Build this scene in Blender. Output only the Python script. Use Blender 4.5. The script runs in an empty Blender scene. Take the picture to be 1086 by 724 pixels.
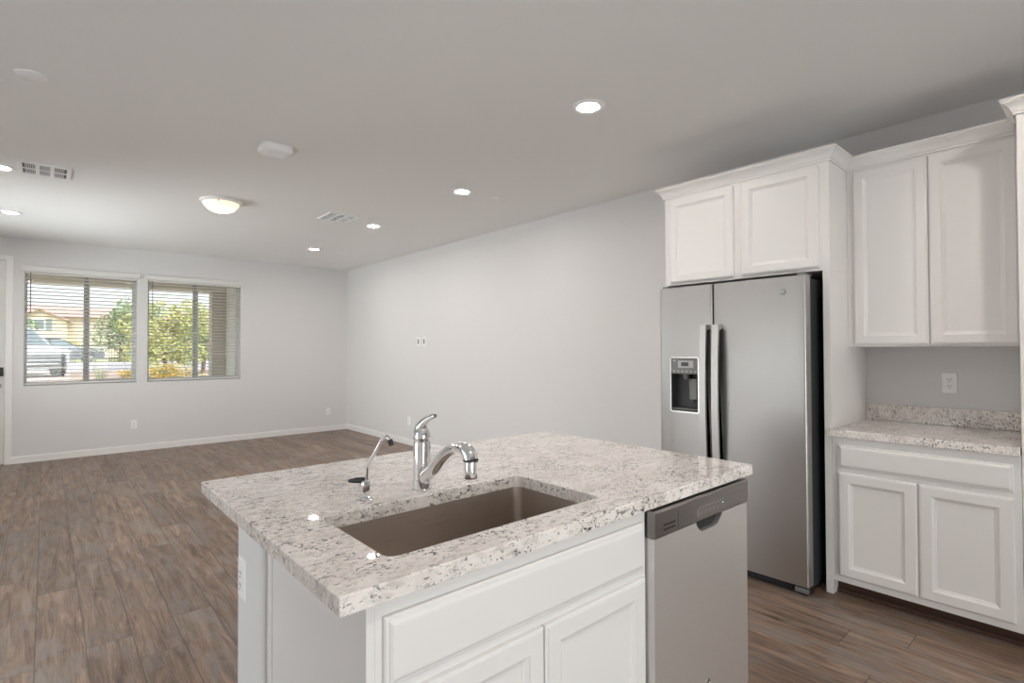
import bpy, bmesh, math, random
from mathutils import Vector, Matrix, noise
R = math.radians
random.seed(7)
S = bpy.context.scene
C = S.collection
PI = math.pi

# ---------------------------------------------------------------- camera
cam_d = bpy.data.cameras.new('camera')
cam = bpy.data.objects.new('camera', cam_d)
C.objects.link(cam)
S.camera = cam
cam_d.sensor_fit = 'HORIZONTAL'
cam_d.sensor_width = 36.0
cam_d.lens = 562.32 / 1086 * 36.0
cam_d.clip_start = 0.02
cam_d.clip_end = 2000
_yaw, _pit, _rol, _h = 0.721637, 0.0152, -0.003052, 1.35822
_F = Vector((math.sin(_yaw)*math.cos(_pit), math.cos(_yaw)*math.cos(_pit), math.sin(_pit)))
_R = Vector((math.cos(_yaw), -math.sin(_yaw), 0))
_U = _R.cross(_F)
_R2 = _R*math.cos(_rol) + _U*math.sin(_rol)
_U2 = -_R*math.sin(_rol) + _U*math.cos(_rol)
cam.matrix_world = Matrix(((_R2.x, _U2.x, -_F.x, 0), (_R2.y, _U2.y, -_F.y, 0),
                           (_R2.z, _U2.z, -_F.z, _h), (0, 0, 0, 1)))

# ---------------------------------------------------------------- view / light
S.view_settings.view_transform = 'Standard'
S.view_settings.look = 'None'
S.view_settings.gamma = 1.0
S.view_settings.use_curve_mapping = False
S.view_settings.exposure = 0.27
CAN_POWER = 250      # radiance of the recessed light lenses
DOME_POWER = 14
BACK_FILL_W = 102   # added fill lamp behind the camera
SIDE_FILL_W = 40
ENTRY_FILL_W = 165
SKY_STRENGTH = 0.34
SUN_STRENGTH = 1.7

w = bpy.data.worlds.new('world'); S.world = w
w.use_nodes = True
nt = w.node_tree; nt.nodes.clear()
sky = nt.nodes.new('ShaderNodeTexSky'); sky.sky_type = 'NISHITA'
sky.sun_disc = False; sky.sun_elevation = R(48); sky.sun_rotation = R(200); sky.dust_density = 3.0; sky.air_density = 1.0
bg = nt.nodes.new('ShaderNodeBackground'); bg.inputs[1].default_value = SKY_STRENGTH
wo = nt.nodes.new('ShaderNodeOutputWorld')
hs = nt.nodes.new('ShaderNodeHueSaturation'); hs.inputs['Saturation'].default_value = .4
nt.links.new(sky.outputs[0], hs.inputs['Color']); nt.links.new(hs.outputs[0], bg.inputs[0]); nt.links.new(bg.outputs[0], wo.inputs[0])

sd = bpy.data.lights.new('sun', 'SUN'); sd.energy = SUN_STRENGTH; sd.angle = R(1.5); sd.color = (1, .95, .88)
sun = bpy.data.objects.new('sun', sd); C.objects.link(sun)
sun.rotation_euler = Vector((-0.25, 0.62, -0.95)).to_track_quat('-Z', 'Y').to_euler()

# ---------------------------------------------------------------- room numbers
H = 2.7356
XR, XL, YF, YB = 3.926, -1.48, 8.778, -3.0
XC = 3.289            # face of the deep cabinets
XU = 3.586            # face of the upper cabinets
# added fill lamp outside the added glass door behind the camera
ad = bpy.data.lights.new('back_fill_light', 'AREA'); ad.shape = 'RECTANGLE'; ad.size = 2.3; ad.size_y = 2.0
ad.energy = BACK_FILL_W; ad.color = (.93, .97, 1.0)
al = bpy.data.objects.new('back_fill_light', ad); C.objects.link(al)
al.location = (0.4, YB - 0.6, 0.8); al.rotation_euler = (R(135), 0, 0)
# added fill lamp outside the added left-wall glass door (outside the picture)
ld = bpy.data.lights.new('side_fill_light', 'AREA'); ld.shape = 'RECTANGLE'; ld.size = 3.4; ld.size_y = 2.1
ld.energy = SIDE_FILL_W; ld.color = (.96, .97, 1.0)
ll = bpy.data.objects.new('side_fill_light', ld); C.objects.link(ll)
ed = bpy.data.lights.new('entry_fill_light', 'AREA'); ed.shape = 'RECTANGLE'; ed.size = 2.0; ed.size_y = 1.5  # added fill lamp outside the added left-wall window, out of view
ed.energy = ENTRY_FILL_W; ed.color = (.95, .98, 1.0)
el_ = bpy.data.objects.new('entry_fill_light', ed); C.objects.link(el_)
el_.location = (XL - .6, 6.9, 1.15); el_.rotation_euler = (R(140), 0, R(-90))
ll.location = (XL - .7, 3.2, .75); ll.rotation_euler = (R(140), 0, R(-90))

# ---------------------------------------------------------------- materials
def newmat(name):
    m = bpy.data.materials.new(name); m.use_nodes = True
    nt = m.node_tree; b = nt.nodes['Principled BSDF']
    return m, nt, b
def N(nt, t, **k):
    n = nt.nodes.new(t)
    for a, v in k.items():
        if a.startswith('i_'):
            n.inputs[a[2:].replace('_', ' ')].default_value = v
        else: setattr(n, a, v)
    return n
def L(nt, a, b): nt.links.new(a, b)
def plain(name, col, rough=.5, metal=0, bump=0, bscale=200, spec=.5, var=0):
    m, nt, b = newmat(name)
    b.inputs['Base Color'].default_value = (*col, 1); b.inputs['Roughness'].default_value = rough
    b.inputs['Metallic'].default_value = metal; b.inputs['Specular IOR Level'].default_value = spec
    tc = N(nt, 'ShaderNodeTexCoord')
    n = N(nt, 'ShaderNodeTexNoise'); n.inputs['Scale'].default_value = bscale; n.inputs['Detail'].default_value = 3
    L(nt, tc.outputs['Object'], n.inputs['Vector'])
    if bump:
        bp = N(nt, 'ShaderNodeBump'); bp.inputs['Strength'].default_value = bump; bp.inputs['Distance'].default_value = .002
        L(nt, n.outputs['Fac'], bp.inputs['Height']); L(nt, bp.outputs[0], b.inputs['Normal'])
    if var:
        mx = N(nt, 'ShaderNodeMix', data_type='RGBA')
        mx.inputs[6].default_value = (*[c*(1-var) for c in col], 1); mx.inputs[7].default_value = (*[min(1, c*(1+var)) for c in col], 1)
        L(nt, n.outputs['Fac'], mx.inputs[0]); L(nt, mx.outputs[2], b.inputs['Base Color'])
    return m
def emit(name, col, s, spec=0):
    m, nt, b = newmat(name)
    b.inputs['Base Color'].default_value = (*col, 1)
    b.inputs['Emission Color'].default_value = (*col, 1); b.inputs['Emission Strength'].default_value = s
    return m

M = {}
M['wall'] = plain('wall_paint', (.78, .768, .765), .85, bump=.25, bscale=90, spec=.2)
M['ceil'] = plain('ceiling_paint', (.88, .87, .86), .9, bump=.3, bscale=70, spec=.2)
M['trim'] = plain('trim_paint', (.90, .885, .875), .45)
M['cab'] = plain('cabinet_paint', (.86, .835, .82), .38, bump=.04, bscale=60)
M['cabin'] = plain('cabinet_shadow_gap', (.10, .06, .045), .8)
M['white'] = plain('white_plastic', (.95, .945, .94), .4)
M['blind'] = plain('blind_slat', (.80, .79, .76), .5)
M['mullion'] = plain('window_mullion', (.40, .40, .395), .5)  # darker than the vinyl: backlit shade put into the colour
M['vinyl'] = plain('window_vinyl', (.72, .72, .71), .45)
M['black'] = plain('black_plastic', (.012, .012, .014), .4)
M['dark'] = plain('dark_grey_plastic', (.05, .05, .055), .45)
M['casegrey'] = plain('appliance_case', (.035, .037, .04), .45)
M['dgrey'] = plain('display_grey', (.22, .22, .22), .35, metal=.3)
M['lcd'] = plain('lcd', (.06, .075, .07), .2)
M['mark'] = plain('printed_mark', (.55, .55, .56), .5)
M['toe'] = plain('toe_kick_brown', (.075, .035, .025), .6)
M['chrome'] = plain('chrome', (.86, .86, .87), .06, metal=1)
M['can'] = emit('light_lens', (1, .945, .895), CAN_POWER)
M['dome'] = emit('dome_glass', (1, .80, .62), DOME_POWER)
M['bluelamp'] = emit('indicator', (.5, .65, 1), 3)

_nt = M['dome'].node_tree; _b = _nt.nodes['Principled BSDF']
_tc = N(_nt, 'ShaderNodeTexCoord'); _sp = N(_nt, 'ShaderNodeVectorMath', operation='LENGTH')
_ml = N(_nt, 'ShaderNodeVectorMath', operation='MULTIPLY'); _ml.inputs[1].default_value = (1, 1, .6)
L(_nt, _tc.outputs['Object'], _ml.inputs[0]); L(_nt, _ml.outputs[0], _sp.inputs[0])
_cr = N(_nt, 'ShaderNodeMapRange'); _cr.inputs['From Min'].default_value = .05; _cr.inputs['From Max'].default_value = .13
_cr.inputs['To Min'].default_value = DOME_POWER; _cr.inputs['To Max'].default_value = .75
L(_nt, _sp.outputs['Value'], _cr.inputs[0]); L(_nt, _cr.outputs[0], _b.inputs['Emission Strength'])
def brushed(name, col, rough, axis, scale=1.0):
    m, nt, b = newmat(name)
    b.inputs['Metallic'].default_value = 1; b.inputs['Roughness'].default_value = rough
    tc = N(nt, 'ShaderNodeTexCoord'); mp = N(nt, 'ShaderNodeMapping')
    sc = [900, 900, 900]; sc[axis] = 6
    mp.inputs['Scale'].default_value = sc
    n = N(nt, 'ShaderNodeTexNoise'); n.inputs['Scale'].default_value = 1; n.inputs['Detail'].default_value = 2
    L(nt, tc.outputs['Object'], mp.inputs[0]); L(nt, mp.outputs[0], n.inputs['Vector'])
    n2 = N(nt, 'ShaderNodeTexNoise'); n2.inputs['Scale'].default_value = 2.2; n2.inputs['Detail'].default_value = 2
    L(nt, tc.outputs['Object'], n2.inputs['Vector'])
    mr = N(nt, 'ShaderNodeMapRange'); mr.inputs['To Min'].default_value = rough*.75; mr.inputs['To Max'].default_value = rough*1.3
    L(nt, n.outputs['Fac'], mr.inputs[0]); L(nt, mr.outputs[0], b.inputs['Roughness'])
    mx = N(nt, 'ShaderNodeMix', data_type='RGBA')
    mx.inputs[6].default_value = (*[c*.93 for c in col], 1); mx.inputs[7].default_value = (*[min(1, c*1.05) for c in col], 1)
    L(nt, n.outputs['Fac'], mx.inputs[0]); L(nt, mx.outputs[2], b.inputs['Base Color'])
    bp = N(nt, 'ShaderNodeBump'); bp.inputs['Strength'].default_value = .08; bp.inputs['Distance'].default_value = .0006
    L(nt, n.outputs['Fac'], bp.inputs['Height']); L(nt, bp.outputs[0], b.inputs['Normal'])
    return m
M['steel'] = brushed('stainless_steel', (.51, .495, .485), .36, 1)
M['steelx'] = brushed('stainless_steel_front', (.88, .865, .85), .50, 0)
M['sink'] = brushed('sink_steel', (.52, .46, .41), .30, 0)
M['handle'] = brushed('handle_steel', (.74, .73, .72), .42, 2)
M['dwpanel'] = brushed('dark_steel', (.34, .32, .305), .33, 0)

# granite
def granite():
    m, nt, b = newmat('granite')
    b.inputs['Roughness'].default_value = .02; b.inputs['Specular IOR Level'].default_value = .5
    tc = N(nt, 'ShaderNodeTexCoord')
    def noi(scale, det=3, rough=.5, sc=(1, 1, 1), rot=0, dist=0, off=(0, 0, 0)):
        mp = N(nt, 'ShaderNodeMapping'); mp.inputs['Scale'].default_value = sc; mp.inputs['Rotation'].default_value = (0, 0, rot)
        mp.inputs['Location'].default_value = off
        L(nt, tc.outputs['Object'], mp.inputs[0])
        n = N(nt, 'ShaderNodeTexNoise'); n.inputs['Scale'].default_value = scale; n.inputs['Detail'].default_value = det
        n.inputs['Roughness'].default_value = rough; n.inputs['Distortion'].default_value = dist
        L(nt, mp.outputs[0], n.inputs['Vector']); return n.outputs['Fac']
    def ramp(src, a, bb, inv=False):
        mr = N(nt, 'ShaderNodeMapRange'); mr.inputs['From Min'].default_value = a; mr.inputs['From Max'].default_value = bb
        if inv: mr.inputs['To Min'].default_value = 1; mr.inputs['To Max'].default_value = 0
        L(nt, src, mr.inputs[0]); return mr.outputs[0]
    def mul(a, bb):
        x = N(nt, 'ShaderNodeMath', operation='MULTIPLY')
        for i, s in enumerate((a, bb)):
            if isinstance(s, (int, float)): x.inputs[i].default_value = s
            else: L(nt, s, x.inputs[i])
        return x.outputs[0]
    def mix(fac, base, col):
        x = N(nt, 'ShaderNodeMix', data_type='RGBA')
        L(nt, fac, x.inputs[0])
        if isinstance(base, tuple): x.inputs[6].default_value = (*base, 1)
        else: L(nt, base, x.inputs[6])
        x.inputs[7].default_value = (*col, 1); return x.outputs[2]
    cloud = ramp(noi(9, 4, .6), .38, .66)
    c = mix(cloud, (.95, .90, .86), (.82, .755, .71))
    c = mix(mul(ramp(noi(24, 4, .65, sc=(.6, 1.5, 1), rot=R(20), dist=.8, off=(8, 3, 2)), .50, .66), .7), c, (.58, .53, .495))
    # white crystals
    c = mix(mul(ramp(noi(60, 3, .6, off=(3, 1, 2)), .55, .62), .6), c, (.90, .87, .85))
    # grey brown streaky flakes
    patch = ramp(noi(5.5, 3, .6, off=(5, 2, 1)), .42, .58)
    f1 = ramp(noi(55, 4, .65, sc=(.55, 1.6, 1.0), rot=R(25), dist=.6), .575, .63)
    c = mix(mul(mul(f1, patch), .85), c, (.22, .195, .185))
    f2 = ramp(noi(110, 3, .6, sc=(.6, 1.5, 1.0), rot=R(-20), dist=.4, off=(7, 7, 3)), .615, .65)
    c = mix(mul(f2, .8), c, (.17, .15, .14))
    # tan blotches
    f3 = ramp(noi(30, 3, .6, off=(1, 9, 4)), .62, .68)
    c = mix(mul(f3, .45), c, (.50, .41, .34))
    # black clusters
    pb = ramp(noi(6, 3, .6, off=(2.3, 8.1, 5)), .46, .60)
    f4 = ramp(noi(75, 3, .7, sc=(.8, 1.2, 1), dist=.5, off=(4, 4, 9)), .57, .60)
    c = mix(mul(mul(f4, pb), .95), c, (.03, .028, .03))
    L(nt, c, b.inputs['Base Color'])
    return m
M['granite'] = granite()

def floor_mat():
    m, nt, b = newmat('floor_planks')
    tc = N(nt, 'ShaderNodeTexCoord'); sp = N(nt, 'ShaderNodeSeparateXYZ'); L(nt, tc.outputs['Object'], sp.inputs[0])
    def ma(op, a, bb=None, c=None):
        x = N(nt, 'ShaderNodeMath', operation=op)
        for i, s in enumerate((a, bb, c)):
            if s is None: continue
            if isinstance(s, (int, float)): x.inputs[i].default_value = s
            else: L(nt, s, x.inputs[i])
        return x.outputs[0]
    W, LN = .1742, 1.22
    gx = ma('DIVIDE', ma('ADD', sp.outputs[0], .025), W)
    row = ma('FLOOR', gx); fx = ma('SUBTRACT', gx, row)
    wn = N(nt, 'ShaderNodeTexWhiteNoise', noise_dimensions='1D'); L(nt, row, wn.inputs['W'])
    gy = ma('ADD', ma('DIVIDE', sp.outputs[1], LN), ma('MULTIPLY', wn.outputs['Value'], 3.0))
    col = ma('FLOOR', gy); fy = ma('SUBTRACT', gy, col)
    wn2 = N(nt, 'ShaderNodeTexWhiteNoise', noise_dimensions='2D')
    cb = N(nt, 'ShaderNodeCombineXYZ'); L(nt, row, cb.inputs[0]); L(nt, col, cb.inputs[1]); L(nt, cb.outputs[0], wn2.inputs['Vector'])
    # seams
    ex = ma('MULTIPLY', ma('MINIMUM', fx, ma('SUBTRACT', 1, fx)), W)
    ey = ma('MULTIPLY', ma('MINIMUM', fy, ma('SUBTRACT', 1, fy)), LN)
    e = ma('MINIMUM', ex, ey)
    seam = N(nt, 'ShaderNodeMapRange'); seam.inputs['From Min'].default_value = .0008; seam.inputs['From Max'].default_value = .0028
    L(nt, e, seam.inputs[0])
    # grain
    off = N(nt, 'ShaderNodeVectorMath', operation='SCALE'); L(nt, wn2.outputs['Color'], off.inputs[0]); off.inputs['Scale'].default_value = 30
    ad_ = N(nt, 'ShaderNodeVectorMath', operation='ADD'); L(nt, tc.outputs['Object'], ad_.inputs[0]); L(nt, off.outputs[0], ad_.inputs[1])
    def noi(sc, scale, det, dist):
        mp = N(nt, 'ShaderNodeMapping'); mp.inputs['Scale'].default_value = sc; L(nt, ad_.outputs[0], mp.inputs[0])
        n = N(nt, 'ShaderNodeTexNoise'); n.inputs['Scale'].default_value = scale; n.inputs['Detail'].default_value = det
        n.inputs['Roughness'].default_value = .62; n.inputs['Distortion'].default_value = dist
        L(nt, mp.outputs[0], n.inputs['Vector']); return n.outputs['Fac']
    g1 = noi((10, .9, 1), 2.6, 5, 1.0)
    g2 = noi((70, 2.2, 1), 3, 3, .3)
    g3 = noi((3, 1.2, 1), 2.2, 3, .8)
    cr = N(nt, 'ShaderNodeValToRGB'); L(nt, g1, cr.inputs[0])
    cr.color_ramp.elements[0].position = .30; cr.color_ramp.elements[0].color = (.098, .058, .040, 1)
    cr.color_ramp.elements[1].position = .72; cr.color_ramp.elements[1].color = (.41, .285, .205, 1)
    el = cr.color_ramp.elements.new(.5); el.color = (.235, .155, .109, 1)
    mx = N(nt, 'ShaderNodeMix', data_type='RGBA', blend_type='MULTIPLY'); mx.inputs[0].default_value = 1
    mr = N(nt, 'ShaderNodeMapRange'); mr.inputs['From Min'].default_value = .3; mr.inputs['From Max'].default_value = .7
    mr.inputs['To Min'].default_value = .72; mr.inputs['To Max'].default_value = 1.18; L(nt, g2, mr.inputs[0])
    L(nt, cr.outputs[0], mx.inputs[6]); L(nt, mr.outputs[0], mx.inputs[7])
    # greyer planks mixed in
    mg = N(nt, 'ShaderNodeMix', data_type='RGBA'); L(nt, mx.outputs[2], mg.inputs[6]); mg.inputs[7].default_value = (.25, .225, .21, 1)
    gm = N(nt, 'ShaderNodeMapRange'); gm.inputs['From Min'].default_value = .45; gm.inputs['From Max'].default_value = .65; gm.inputs['To Max'].default_value = .6
    L(nt, g3, gm.inputs[0]); L(nt, gm.outputs[0], mg.inputs[0])
    pv = N(nt, 'ShaderNodeMapRange'); pv.inputs['To Min'].default_value = .78; pv.inputs['To Max'].default_value = 1.15; L(nt, wn2.outputs['Value'], pv.inputs[0])
    tot = ma('MULTIPLY', pv.outputs[0], ma('ADD', ma('MULTIPLY', seam.outputs[0], .6), .4))
    m2 = N(nt, 'ShaderNodeMix', data_type='RGBA', blend_type='MULTIPLY'); m2.inputs[0].default_value = 1
    L(nt, mg.outputs[2], m2.inputs[6]); L(nt, tot, m2.inputs[7]); L(nt, m2.outputs[2], b.inputs['Base Color'])
    b.inputs['Roughness'].default_value = .38
    rr = N(nt, 'ShaderNodeMapRange'); rr.inputs['To Min'].default_value = .33; rr.inputs['To Max'].default_value = .5; L(nt, g2, rr.inputs[0]); L(nt, rr.outputs[0], b.inputs['Roughness'])
    bp = N(nt, 'ShaderNodeBump'); bp.inputs['Strength'].default_value = .35; bp.inputs['Distance'].default_value = .002
    hh = ma('ADD', ma('MULTIPLY', seam.outputs[0], 1.0), ma('MULTIPLY', g2, .25)); L(nt, hh, bp.inputs['Height']); L(nt, bp.outputs[0], b.inputs['Normal'])
    return m
M['floor'] = floor_mat()

def glass_mat():
    m = bpy.data.materials.new('window_glass'); m.use_nodes = True
    nt = m.node_tree; nt.nodes.clear()
    tr = N(nt, 'ShaderNodeBsdfTransparent'); tr.inputs[0].default_value = (.93, .95, .94, 1)
    gl = N(nt, 'ShaderNodeBsdfGlossy'); gl.inputs['Roughness'].default_value = .02
    fr = N(nt, 'ShaderNodeFresnel'); fr.inputs[0].default_value = 1.45
    mx = N(nt, 'ShaderNodeMixShader'); o = N(nt, 'ShaderNodeOutputMaterial')
    L(nt, fr.outputs[0], mx.inputs[0]); L(nt, tr.outputs[0], mx.inputs[1]); L(nt, gl.outputs[0], mx.inputs[2]); L(nt, mx.outputs[0], o.inputs[0])
    return m
M['glass'] = glass_mat()
# outside
M['gravel'] = plain('gravel', (.50, .39, .33), .9, bump=.5, bscale=25, var=.35)
M['lawn'] = plain('lawn', (.30, .33, .11), .9, bump=.5, bscale=8, var=.3)
M['asphalt'] = plain('asphalt', (.42, .41, .42), .85, bscale=3, var=.08)
M['concrete'] = plain('concrete', (.66, .64, .61), .85, bscale=3, var=.05)
M['stucco'] = plain('stucco_beige', (.72, .61, .48), .9, bscale=4, var=.05)
M['stucco2'] = plain('stucco_pinkish', (.56, .44, .37), .9, bscale=4, var=.05)
M['soffit'] = plain('patio_soffit', (.80, .74, .60), .9)
M['column'] = plain('column_tan', (.66, .60, .52), .9, bscale=20, var=.08)
M['sidewall'] = plain('porch_wall_pale', (.88, .89, .82), .9, bscale=20, var=.05)
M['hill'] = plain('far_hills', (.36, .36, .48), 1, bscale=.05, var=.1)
M['carwhite'] = plain('car_paint', (.50, .52, .55), .3)
M['cardark'] = plain('car_dark', (.06, .065, .08), .35)
M['carglass'] = plain('car_glass', (.20, .25, .28), .1)
M['tyre'] = plain('tyre', (.03, .03, .03), .8)
M['lampg'] = plain('headlight', (.75, .77, .8), .12)
M['fence'] = plain('fence_metal', (.04, .04, .045), .5)
M['bark'] = plain('bark', (.20, .14, .10), .9, bscale=20, var=.2)
M['leafy'] = plain('leaf_yellow_green', (.50, .52, .20), .6, bscale=3, var=.35)
M['leafg'] = plain('leaf_green', (.28, .38, .18), .6, bscale=3, var=.35)
M['leafo'] = plain('leaf_olive', (.38, .42, .26), .6, bscale=3, var=.3)
M['flower'] = plain('flower_yellow', (.85, .52, .05), .6, bscale=6, var=.2)
def tile_mat():
    m, nt, b = newmat('roof_tiles'); tc = N(nt, 'ShaderNodeTexCoord')
    wv = N(nt, 'ShaderNodeTexWave'); wv.inputs['Scale'].default_value = 1.1; wv.bands_direction = 'Z'; wv.inputs['Distortion'].default_value = .6
    L(nt, tc.outputs['Object'], wv.inputs['Vector'])
    mx = N(nt, 'ShaderNodeMix', data_type='RGBA'); mx.inputs[6].default_value = (.52, .32, .28, 1); mx.inputs[7].default_value = (.68, .46, .41, 1)
    L(nt, wv.outputs['Fac'], mx.inputs[0]); L(nt, mx.outputs[2], b.inputs['Base Color']); b.inputs['Roughness'].default_value = .9
    return m
M['tiles'] = tile_mat()

# ---------------------------------------------------------------- helpers
def box(bm, x0, x1, y0, y1, z0, z1, bev=0, seg=2):
    r = bmesh.ops.create_cube(bm, size=1)
    vs = r['verts']
    for v in vs:
        v.co = Vector((x0 + (v.co.x+.5)*(x1-x0), y0 + (v.co.y+.5)*(y1-y0), z0 + (v.co.z+.5)*(z1-z0)))
    if bev:
        es = {e for v in vs for e in v.link_edges}
        bmesh.ops.bevel(bm, geom=list(es), offset=bev, segments=seg, affect='EDGES', profile=.5)
def nb(): return bmesh.new()
def B(*a, **k):
    bm = nb(); box(bm, *a, **k); return bm
def wloc(o):
    v = Vector(o.location)
    while o.parent: o = o.parent; v = v + Vector(o.location)
    return v
def obj(name, bm, mat, parent=None, loc=None, smooth=False):
    """bm holds world coordinates; the object's origin goes to loc (top level) or stays at its parent."""
    bmesh.ops.recalc_face_normals(bm, faces=bm.faces)
    org = wloc(parent) if parent else Vector(loc or (0, 0, 0))
    bm.transform(Matrix.Translation(-org))
    me = bpy.data.meshes.new(name); bm.to_mesh(me); bm.free()
    if isinstance(mat, (list, tuple)):
        for x in mat: me.materials.append(x)
    else: me.materials.append(mat)
    if smooth:
        for p in me.polygons: p.use_smooth = True
        if hasattr(me, 'set_sharp_from_angle'): me.set_sharp_from_angle(angle=R(38))
    o = bpy.data.objects.new(name, me); C.objects.link(o)
    if parent: o.parent = parent
    else: o.location = org
    return o
def tag(o, label, cat, group=None, kind=None):
    o['label'] = label; o['category'] = cat
    if group: o['group'] = group
    if kind: o['kind'] = kind
    return o
def thing(name, loc, label, cat, group=None):
    o = bpy.data.objects.new(name, None); C.objects.link(o); o.location = loc
    o.empty_display_size = .1
    return tag(o, label, cat, group)
def struct(name, bm, mat, loc=None):
    o = obj(name, bm, mat, loc=loc); o['kind'] = 'structure'; return o
def dup(root, loc, label, group=None, rz=None):
    r = root.copy(); C.objects.link(r); r.location = loc; r['label'] = label
    if rz is not None: r.rotation_euler = (0, 0, rz)
    if group: r['group'] = group
    for ch in list(root.children):
        c = ch.copy(); C.objects.link(c); c.parent = r
        for g in ch.children:
            d = g.copy(); C.objects.link(d); d.parent = c
    return r
def tube(bm, pts, rad, seg=16, cap=True, sx=1.0):
    pts = [Vector(p) for p in pts]
    if not isinstance(rad, (list, tuple)): rad = [rad]*len(pts)
    up = None; rings = []
    for i, p in enumerate(pts):
        t = (pts[min(i+1, len(pts)-1)] - pts[max(i-1, 0)]).normalized()
        if up is None:
            up = Vector((1, 0, 0)) if abs(t.x) < .8 else Vector((0, 1, 0))
        s = t.cross(up).normalized(); up2 = s.cross(t).normalized(); up = up2
        rings.append([bm.verts.new(p + (s*math.cos(a) + up2*math.sin(a)*sx)*rad[i]) for a in [2*PI*k/seg for k in range(seg)]])
    for a, b in zip(rings, rings[1:]):
        for k in range(seg): bm.faces.new((a[k], a[(k+1) % seg], b[(k+1) % seg], b[k]))
    if cap: bm.faces.new(rings[0][::-1]); bm.faces.new(rings[-1])
def lathe(bm, prof, cx, cy, seg=32, cap0=True, cap1=True):
    rings = [[bm.verts.new((cx + r*math.cos(2*PI*k/seg), cy + r*math.sin(2*PI*k/seg), z)) for k in range(seg)] for r, z in prof]
    for a, b in zip(rings, rings[1:]):
        for k in range(seg): bm.faces.new((a[k], a[(k+1) % seg], b[(k+1) % seg], b[k]))
    if cap0: bm.faces.new(rings[0][::-1])
    if cap1: bm.faces.new(rings[-1])
def spline(pts, n=6):
    P = [Vector(p) for p in pts]; out = []
    for i in range(len(P)-1):
        p0, p1, p2, p3 = P[max(i-1, 0)], P[i], P[i+1], P[min(i+2, len(P)-1)]
        for k in range(n):
            t = k/n
            out.append(.5*((2*p1) + (-p0+p2)*t + (2*p0-5*p1+4*p2-p3)*t*t + (-p0+3*p1-3*p2+p3)*t**3))
    out.append(P[-1]); return out
def panel(bm, a0, a1, z0, z1, face, prof, axis, sgn, back=0):
    """relief panel: nested rectangles. axis 'x' = face plane x=face, spans y a0..a1; axis 'y' = plane y=face. depth d moves sgn*d."""
    rings = []
    for ins, d in prof:
        q = []
        for (a, z) in ((a0+ins, z0+ins), (a1-ins, z0+ins), (a1-ins, z1-ins), (a0+ins, z1-ins)):
            q.append(bm.verts.new((face+sgn*d, a, z) if axis == 'x' else (a, face+sgn*d, z)))
        rings.append(q)
    for a, b in zip(rings, rings[1:]):
        for k in range(4): bm.faces.new((a[k], a[(k+1) % 4], b[(k+1) % 4], b[k]))
    bm.faces.new(rings[-1]); bm.faces.new(rings[0][::-1])
DOOR = [(0, 0), (0, .013), (.004, .016), (.008, .0165), (.009, .019), (.050, .019), (.0515, .0165), (.060, .0105), (.066, .0085), (.068, .0065)]
DRAWER = [(0, 0), (0, .009), (.003, .012), (.009, .0125), (.010, .0145), (.016, .0185), (.021, .019)]
def rrect(x0, x1, y0, y1, r, n=6):
    out = []
    for cx, cy, a0 in ((x1-r, y1-r, 0), (x0+r, y1-r, 90), (x0+r, y0+r, 180), (x1-r, y0+r, 270)):
        for k in range(n+1):
            a = R(a0 + 90*k/n); out.append((cx+r*math.cos(a), cy+r*math.sin(a)))
    return out
def loft(bm, loops):
    rs = [[bm.verts.new(p) for p in lp] for lp in loops]
    n = len(rs[0])
    for a, b in zip(rs, rs[1:]):
        for k in range(n): bm.faces.new((a[k], a[(k+1) % n], b[(k+1) % n], b[k]))
    return rs
def crown(bm, path, z0=2.412, z1=2.483, out=.05):
    """crown moulding swept along an open xy path with the outside on the left hand of travel"""
    h = z1-z0
    prof = [(.0, 0), (.010, 0), (.010, .16*h), (.015, .2*h), (.018, .34*h), (.024, .5*h), (.033, .64*h), (.043, .74*h), (.044, .80*h), (.050, .84*h), (.050, h), (.0, h)]
    P = [Vector((p[0], p[1])) for p in path]; rings = []
    for i, p in enumerate(P):
        ns = []
        if i > 0: d = (P[i]-P[i-1]).normalized(); ns.append(Vector((-d.y, d.x)))
        if i < len(P)-1: d = (P[i+1]-P[i]).normalized(); ns.append(Vector((-d.y, d.x)))
        m = ns[0] if len(ns) == 1 else (ns[0]+ns[1])/(1+ns[0].dot(ns[1]))
        rings.append([bm.verts.new((p.x+m.x*o*out/.05, p.y+m.y*o*out/.05, z0+z)) for o, z in prof])
    n = len(prof)
    for a, b in zip(rings, rings[1:]):
        for k in range(n): bm.faces.new((a[k], a[(k+1) % n], b[(k+1) % n], b[k]))
    bm.faces.new(rings[0]); bm.faces.new(rings[-1][::-1])

# ================================================================ STRUCTURE
WT = .16
struct('floor', B(XL-.1, XR+.1, YB-.1, YF+.05, -.12, 0), M['floor'])
struct('ceiling', B(XL-.1, XR+.1, YB-.1, YF+WT, H, H+.15), M['ceil'])
struct('wall_right', B(XR, XR+.15, YB, YF+WT, -.1, H), M['wall'])
bm = nb(); LY = (1.4, 5.0)  # left-wall openings added to let the fill lamps in
box(bm, XL-.15, XL, YB, LY[0], -.1, H); box(bm, XL-.15, XL, LY[1], 5.9, -.1, H); box(bm, XL-.15, XL, 7.9, YF+WT, -.1, H); box(bm, XL-.15, XL, 5.9, 7.9, -.1, .9); box(bm, XL-.15, XL, 5.9, 7.9, 2.35, H); box(bm, XL-.15, XL, *LY, 2.2, H); box(bm, XL-.15, XL, *LY, -.1, 0)
struct('wall_left', bm, M['wall'])
bm = nb()
for y in (LY[0]+.03, 2.6, 3.8, LY[1]-.03): box(bm, XL-.12, XL-.06, y-.03, y+.03, 0, 2.2)
for z in (.04, 2.16): box(bm, XL-.12, XL-.06, *LY, z-.04, z+.04)
bm2 = nb()
for y in (5.93, 6.9, 7.87): box(bm2, XL-.12, XL-.06, y-.03, y+.03, .9, 2.35)
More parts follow.
